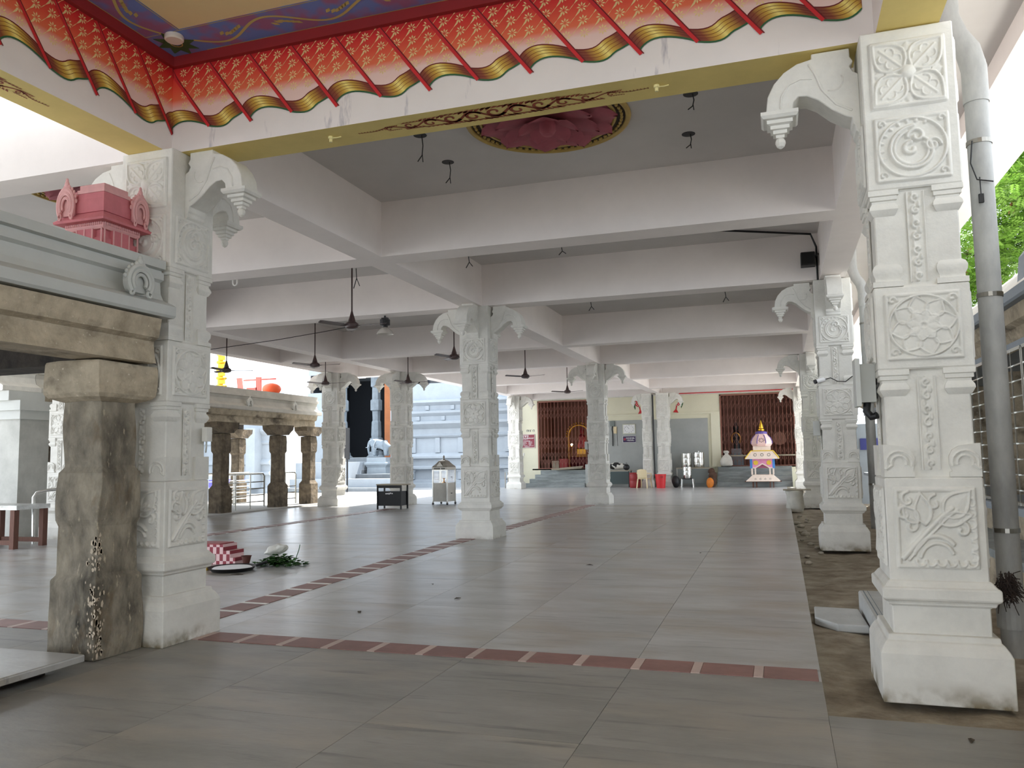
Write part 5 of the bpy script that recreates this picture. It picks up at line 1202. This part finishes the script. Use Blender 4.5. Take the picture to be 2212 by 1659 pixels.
for k in range(260):
    a = Vector((rn.gauss(0, .022), rn.gauss(0, .025), rn.gauss(.0, .03))); d_ = Vector((rn.gauss(.012, .02), rn.gauss(-.01, .015), rn.gauss(-.05, .03))); m.tube([a, a+d_*.6, a+d_+Vector((rn.gauss(0, .02), 0, 0))], .003, 3)
m.build('twig_mass', mat('twig', S(58, 44, 38), .9, var=.5, scale=20), tw_, kind='stuff')
sA = thing('loose_slab', 'loose chipped stone slab lying on the earth strip', 'slab', (.47, 8.25, -.04), .05); bevel(MB().prism([(-.08, -.4), (.18, -.43), (.2, .38), (-.2, .45), (-.24, -.1)], .0, .07, ax='z').build('slab', SLABG, sA), .01)
sB = thing('stone_block', 'squared grey stone block behind the front right column', 'slab', (.92, 8.1, -.04)); bevel(MB().box(-.24, .2, -.8, .85, 0, .2).build('block', SLABG, sB), .015); MB().box(-.2, -.19, -.78, .83, .199, .202).box(-.16, -.155, -.78, .83, .199, .202).build('chiselled_line', BLUEST, sB)
cs = thing('cement_sack', 'torn white cement drum at the edge of the floor', 'sack', (.32, 23.0, .0)); obj('body', rough(MB().lathe([(.2, 0), (.23, .1), (.22, .4), (.24, .52), (.2, .55)], 14).mesh('body', SACK, 1.0), .03, 15, 1), cs)
MB().box(-.3, .4, -.2, .2, .55, .575).build('lid_board', PLANK, cs)
rn = random.Random(31)
for k in range(16):
    y = 12.5+k*.6+rn.uniform(0, .25); x = rn.uniform(.27, .62); r = rn.uniform(.03, .09)
    me = rough(MB().ball((0, 0, 0), r, r*1.3, r*.6, 6).mesh('rubble_stone', mat('rubble', S(196, 188, 174), .9, var=.3, scale=9)), r*.4, k, 0); obj('rubble_stone', me, None, (x, y, -.03), (0, 0, k), label='broken pale stone on the earth strip beside the floor edge', cat='stone', group='rubble along the floor edge')
# --- old building with steel grilles
XW = 2.42
ow = thing('side_building', 'old stone building with white roof edge behind the steel grilles', 'building', (XW, -10, 0))  # unseen near stretch added to cut light on the front right column
obj('base_wall', rough(MB().box(0, .9, 0, 36, -.1, .86).mesh('base_wall', STONE), .02, 17, 3), ow)
MB().box(-.12, .9, 0, 36, .86, .94).build('sill', TEMPLE, ow); MB().box(-.5, -.0, 0, 25, .5, .58).build('bench_slab', STEPS, ow); MB().box(-.42, -.1, .2, 24.8, -.1, .5).build('bench_wall', STONE, ow)
obj('inner_wall', rough(MB().box(1.1, 1.3, 0, 36, 0, 3.2).mesh('inner_wall', STONE), .04, 18, 4), ow)
for k in range(13): obj('inner_pillar', rough(MB().box(.55, .85, .9+k*2.7, 1.25+k*2.7, .9, 2.66).mesh('inner_pillar', STONE), .02, 20+k, 2), ow)
MB().box(-.03, .9, 0, 36, 2.6, 2.68).build('white_lintel', TEMPLE, ow)
obj('stone_course', rough(MB().prism([(.0, 2.68), (-.05, 2.8), (-.12, 2.84), (-.14, 2.98), (.9, 2.98), (.9, 2.68)], 0, 36).mesh('stone_course', STONE), .015, 19, 3), ow)
MB().prism([(-.22, 2.98), (-.24, 3.0), (-.24, 3.09), (-.2, 3.1), (1.3, 3.1), (1.3, 2.98)], 0, 36).build('roof', TEMPLE, ow)
MB().prism([(-.18, 3.1), (.18, 3.5), (.3, 3.5), (1.0, 3.1)], 0, 36).build('parapet', WHITE, ow)  # white slope added to stand for the sunlit strip of roof top
MB().prism([(-.05, 3.22), (-.02, 3.5), (.1, 3.66), (.26, 3.62), (.34, 3.5), (.34, 3.44)], 19.1, 19.35).build('roof_finial', TEMPLE, ow)
def grille(y0, w):
    t = obj('steel_grille', None, ow, (-.04, y0+10, .95))
    h = 1.64
    MB().bar((0, 0, 0), (0, 0, h), .035).bar((0, w, 0), (0, w, h), .035).bar((0, 0, h), (0, w, h), .035).bar((0, 0, .02), (0, w, .02), .035).build('grille_frame', STEEL, t)
    hb = MB().bar((0, 0, 0), (0, w, 0), .014).mesh('grille_bar', STEEL); vb = MB().bar((-.012, 0, 0), (-.012, 0, h), .014).mesh('grille_bar', STEEL)
    for k in range(1, 10): obj('grille_bar', hb, t, (0, 0, k*h/10))
    for k in range(1, 4): obj('grille_bar', vb, t, (0, k*w/4, 0))
for k in range(11): grille(4.75+k*1.55, 1.5)
MB().box(1.9, 8, 27.2, 27.4, -.12, 2.4).build('court_screen', TEMPLE, label='bright white court wall beyond the right columns', cat='wall')
MB().box(2.35, 2.95, 27.17, 27.2, 1.6, 1.95).build('blue_notice', SIGNB, label='blue notice on a wall beyond the right columns', cat='sign')

# --- tree behind the old building
tr_ = thing('tree', 'leafy green tree with brown seed pods above the old building', 'tree', (7.2, 21, -.12))
MB().tube([(0, 0, 0), (-.1, -.2, 2), (-.3, -.6, 4), (-.9, -1.4, 5.6), (-1.6, -2.5, 6.6)], [.4, .34, .28, .2, .1], 10).tube([(-.3, -.6, 4), (.3, .6, 6), (.6, 1.5, 8)], [.24, .16, .06], 8).tube([(-.9, -1.4, 5.5), (-2.2, -2.2, 5.6), (-3.6, -3.4, 5.5)], [.14, .09, .04], 8).build('trunk', BARK, tr_, smooth=1.2)
rn = random.Random(41); m = MB(); pods = MB()
cl = [(-3.0, -4.0, 5.9, 1.3), (-3.6, -3.6, 4.75, .8), (-2.2, -3.4, 6.9, 1.5), (-1.4, -2.0, 7.8, 1.7), (-2.8, -2.6, 5.6, 1.0), (-.4, -.6, 8.6, 2.0), (-1.6, -3.8, 5.6, 1.0), (.6, 1.2, 8.8, 2.2), (-3.3, -5.6, 6.6, 1.2), (-2.3, -6.2, 6.0, 1.0), (-.8, -4.2, 6.8, 1.5)]
for cx, cy, cz, R in cl:
    for k in range(int(1000*R)):
        d_ = Vector((rn.gauss(0, 1), rn.gauss(0, 1), rn.gauss(0, 1))).normalized()*R*rn.random()**.45
        c_ = Vector((cx, cy, cz))+Vector((d_.x, d_.y, d_.z*.75)); l = rn.uniform(.12, .24); a = rn.uniform(0, 2*PI); ax = Vector((math.cos(a), math.sin(a), rn.uniform(-.9, .2))).normalized(); sd = ax.cross(Vector((rn.gauss(0, .4), rn.gauss(0, .4), 1))).normalized()
        for j in range(4):
            for s_ in (-1, 1):
                p0 = c_+ax*l*j/4; p1 = p0+(sd*s_*.075+ax*.03); w = ax*.022; m.add([p0-w*.4, p0*.5+p1*.5-w, p1, p0*.5+p1*.5+w], [(0, 1, 2, 3)])
    for k in range(int(5*R)):
        d_ = Vector((rn.gauss(0, 1), rn.gauss(0, 1), rn.gauss(0, 1))).normalized()*R*.8; c_ = Vector((cx, cy, cz))+d_
        for j in range(10): pods.tube([c_, c_+Vector((rn.gauss(0, .06), rn.gauss(0, .06), -rn.uniform(.1, .28)))], .012, 3)
m.build('foliage', LEAF, tr_, kind='stuff'); pods.build('seed_pods', mat('pod brown', S(150, 100, 62), .8), tr_, kind='stuff')
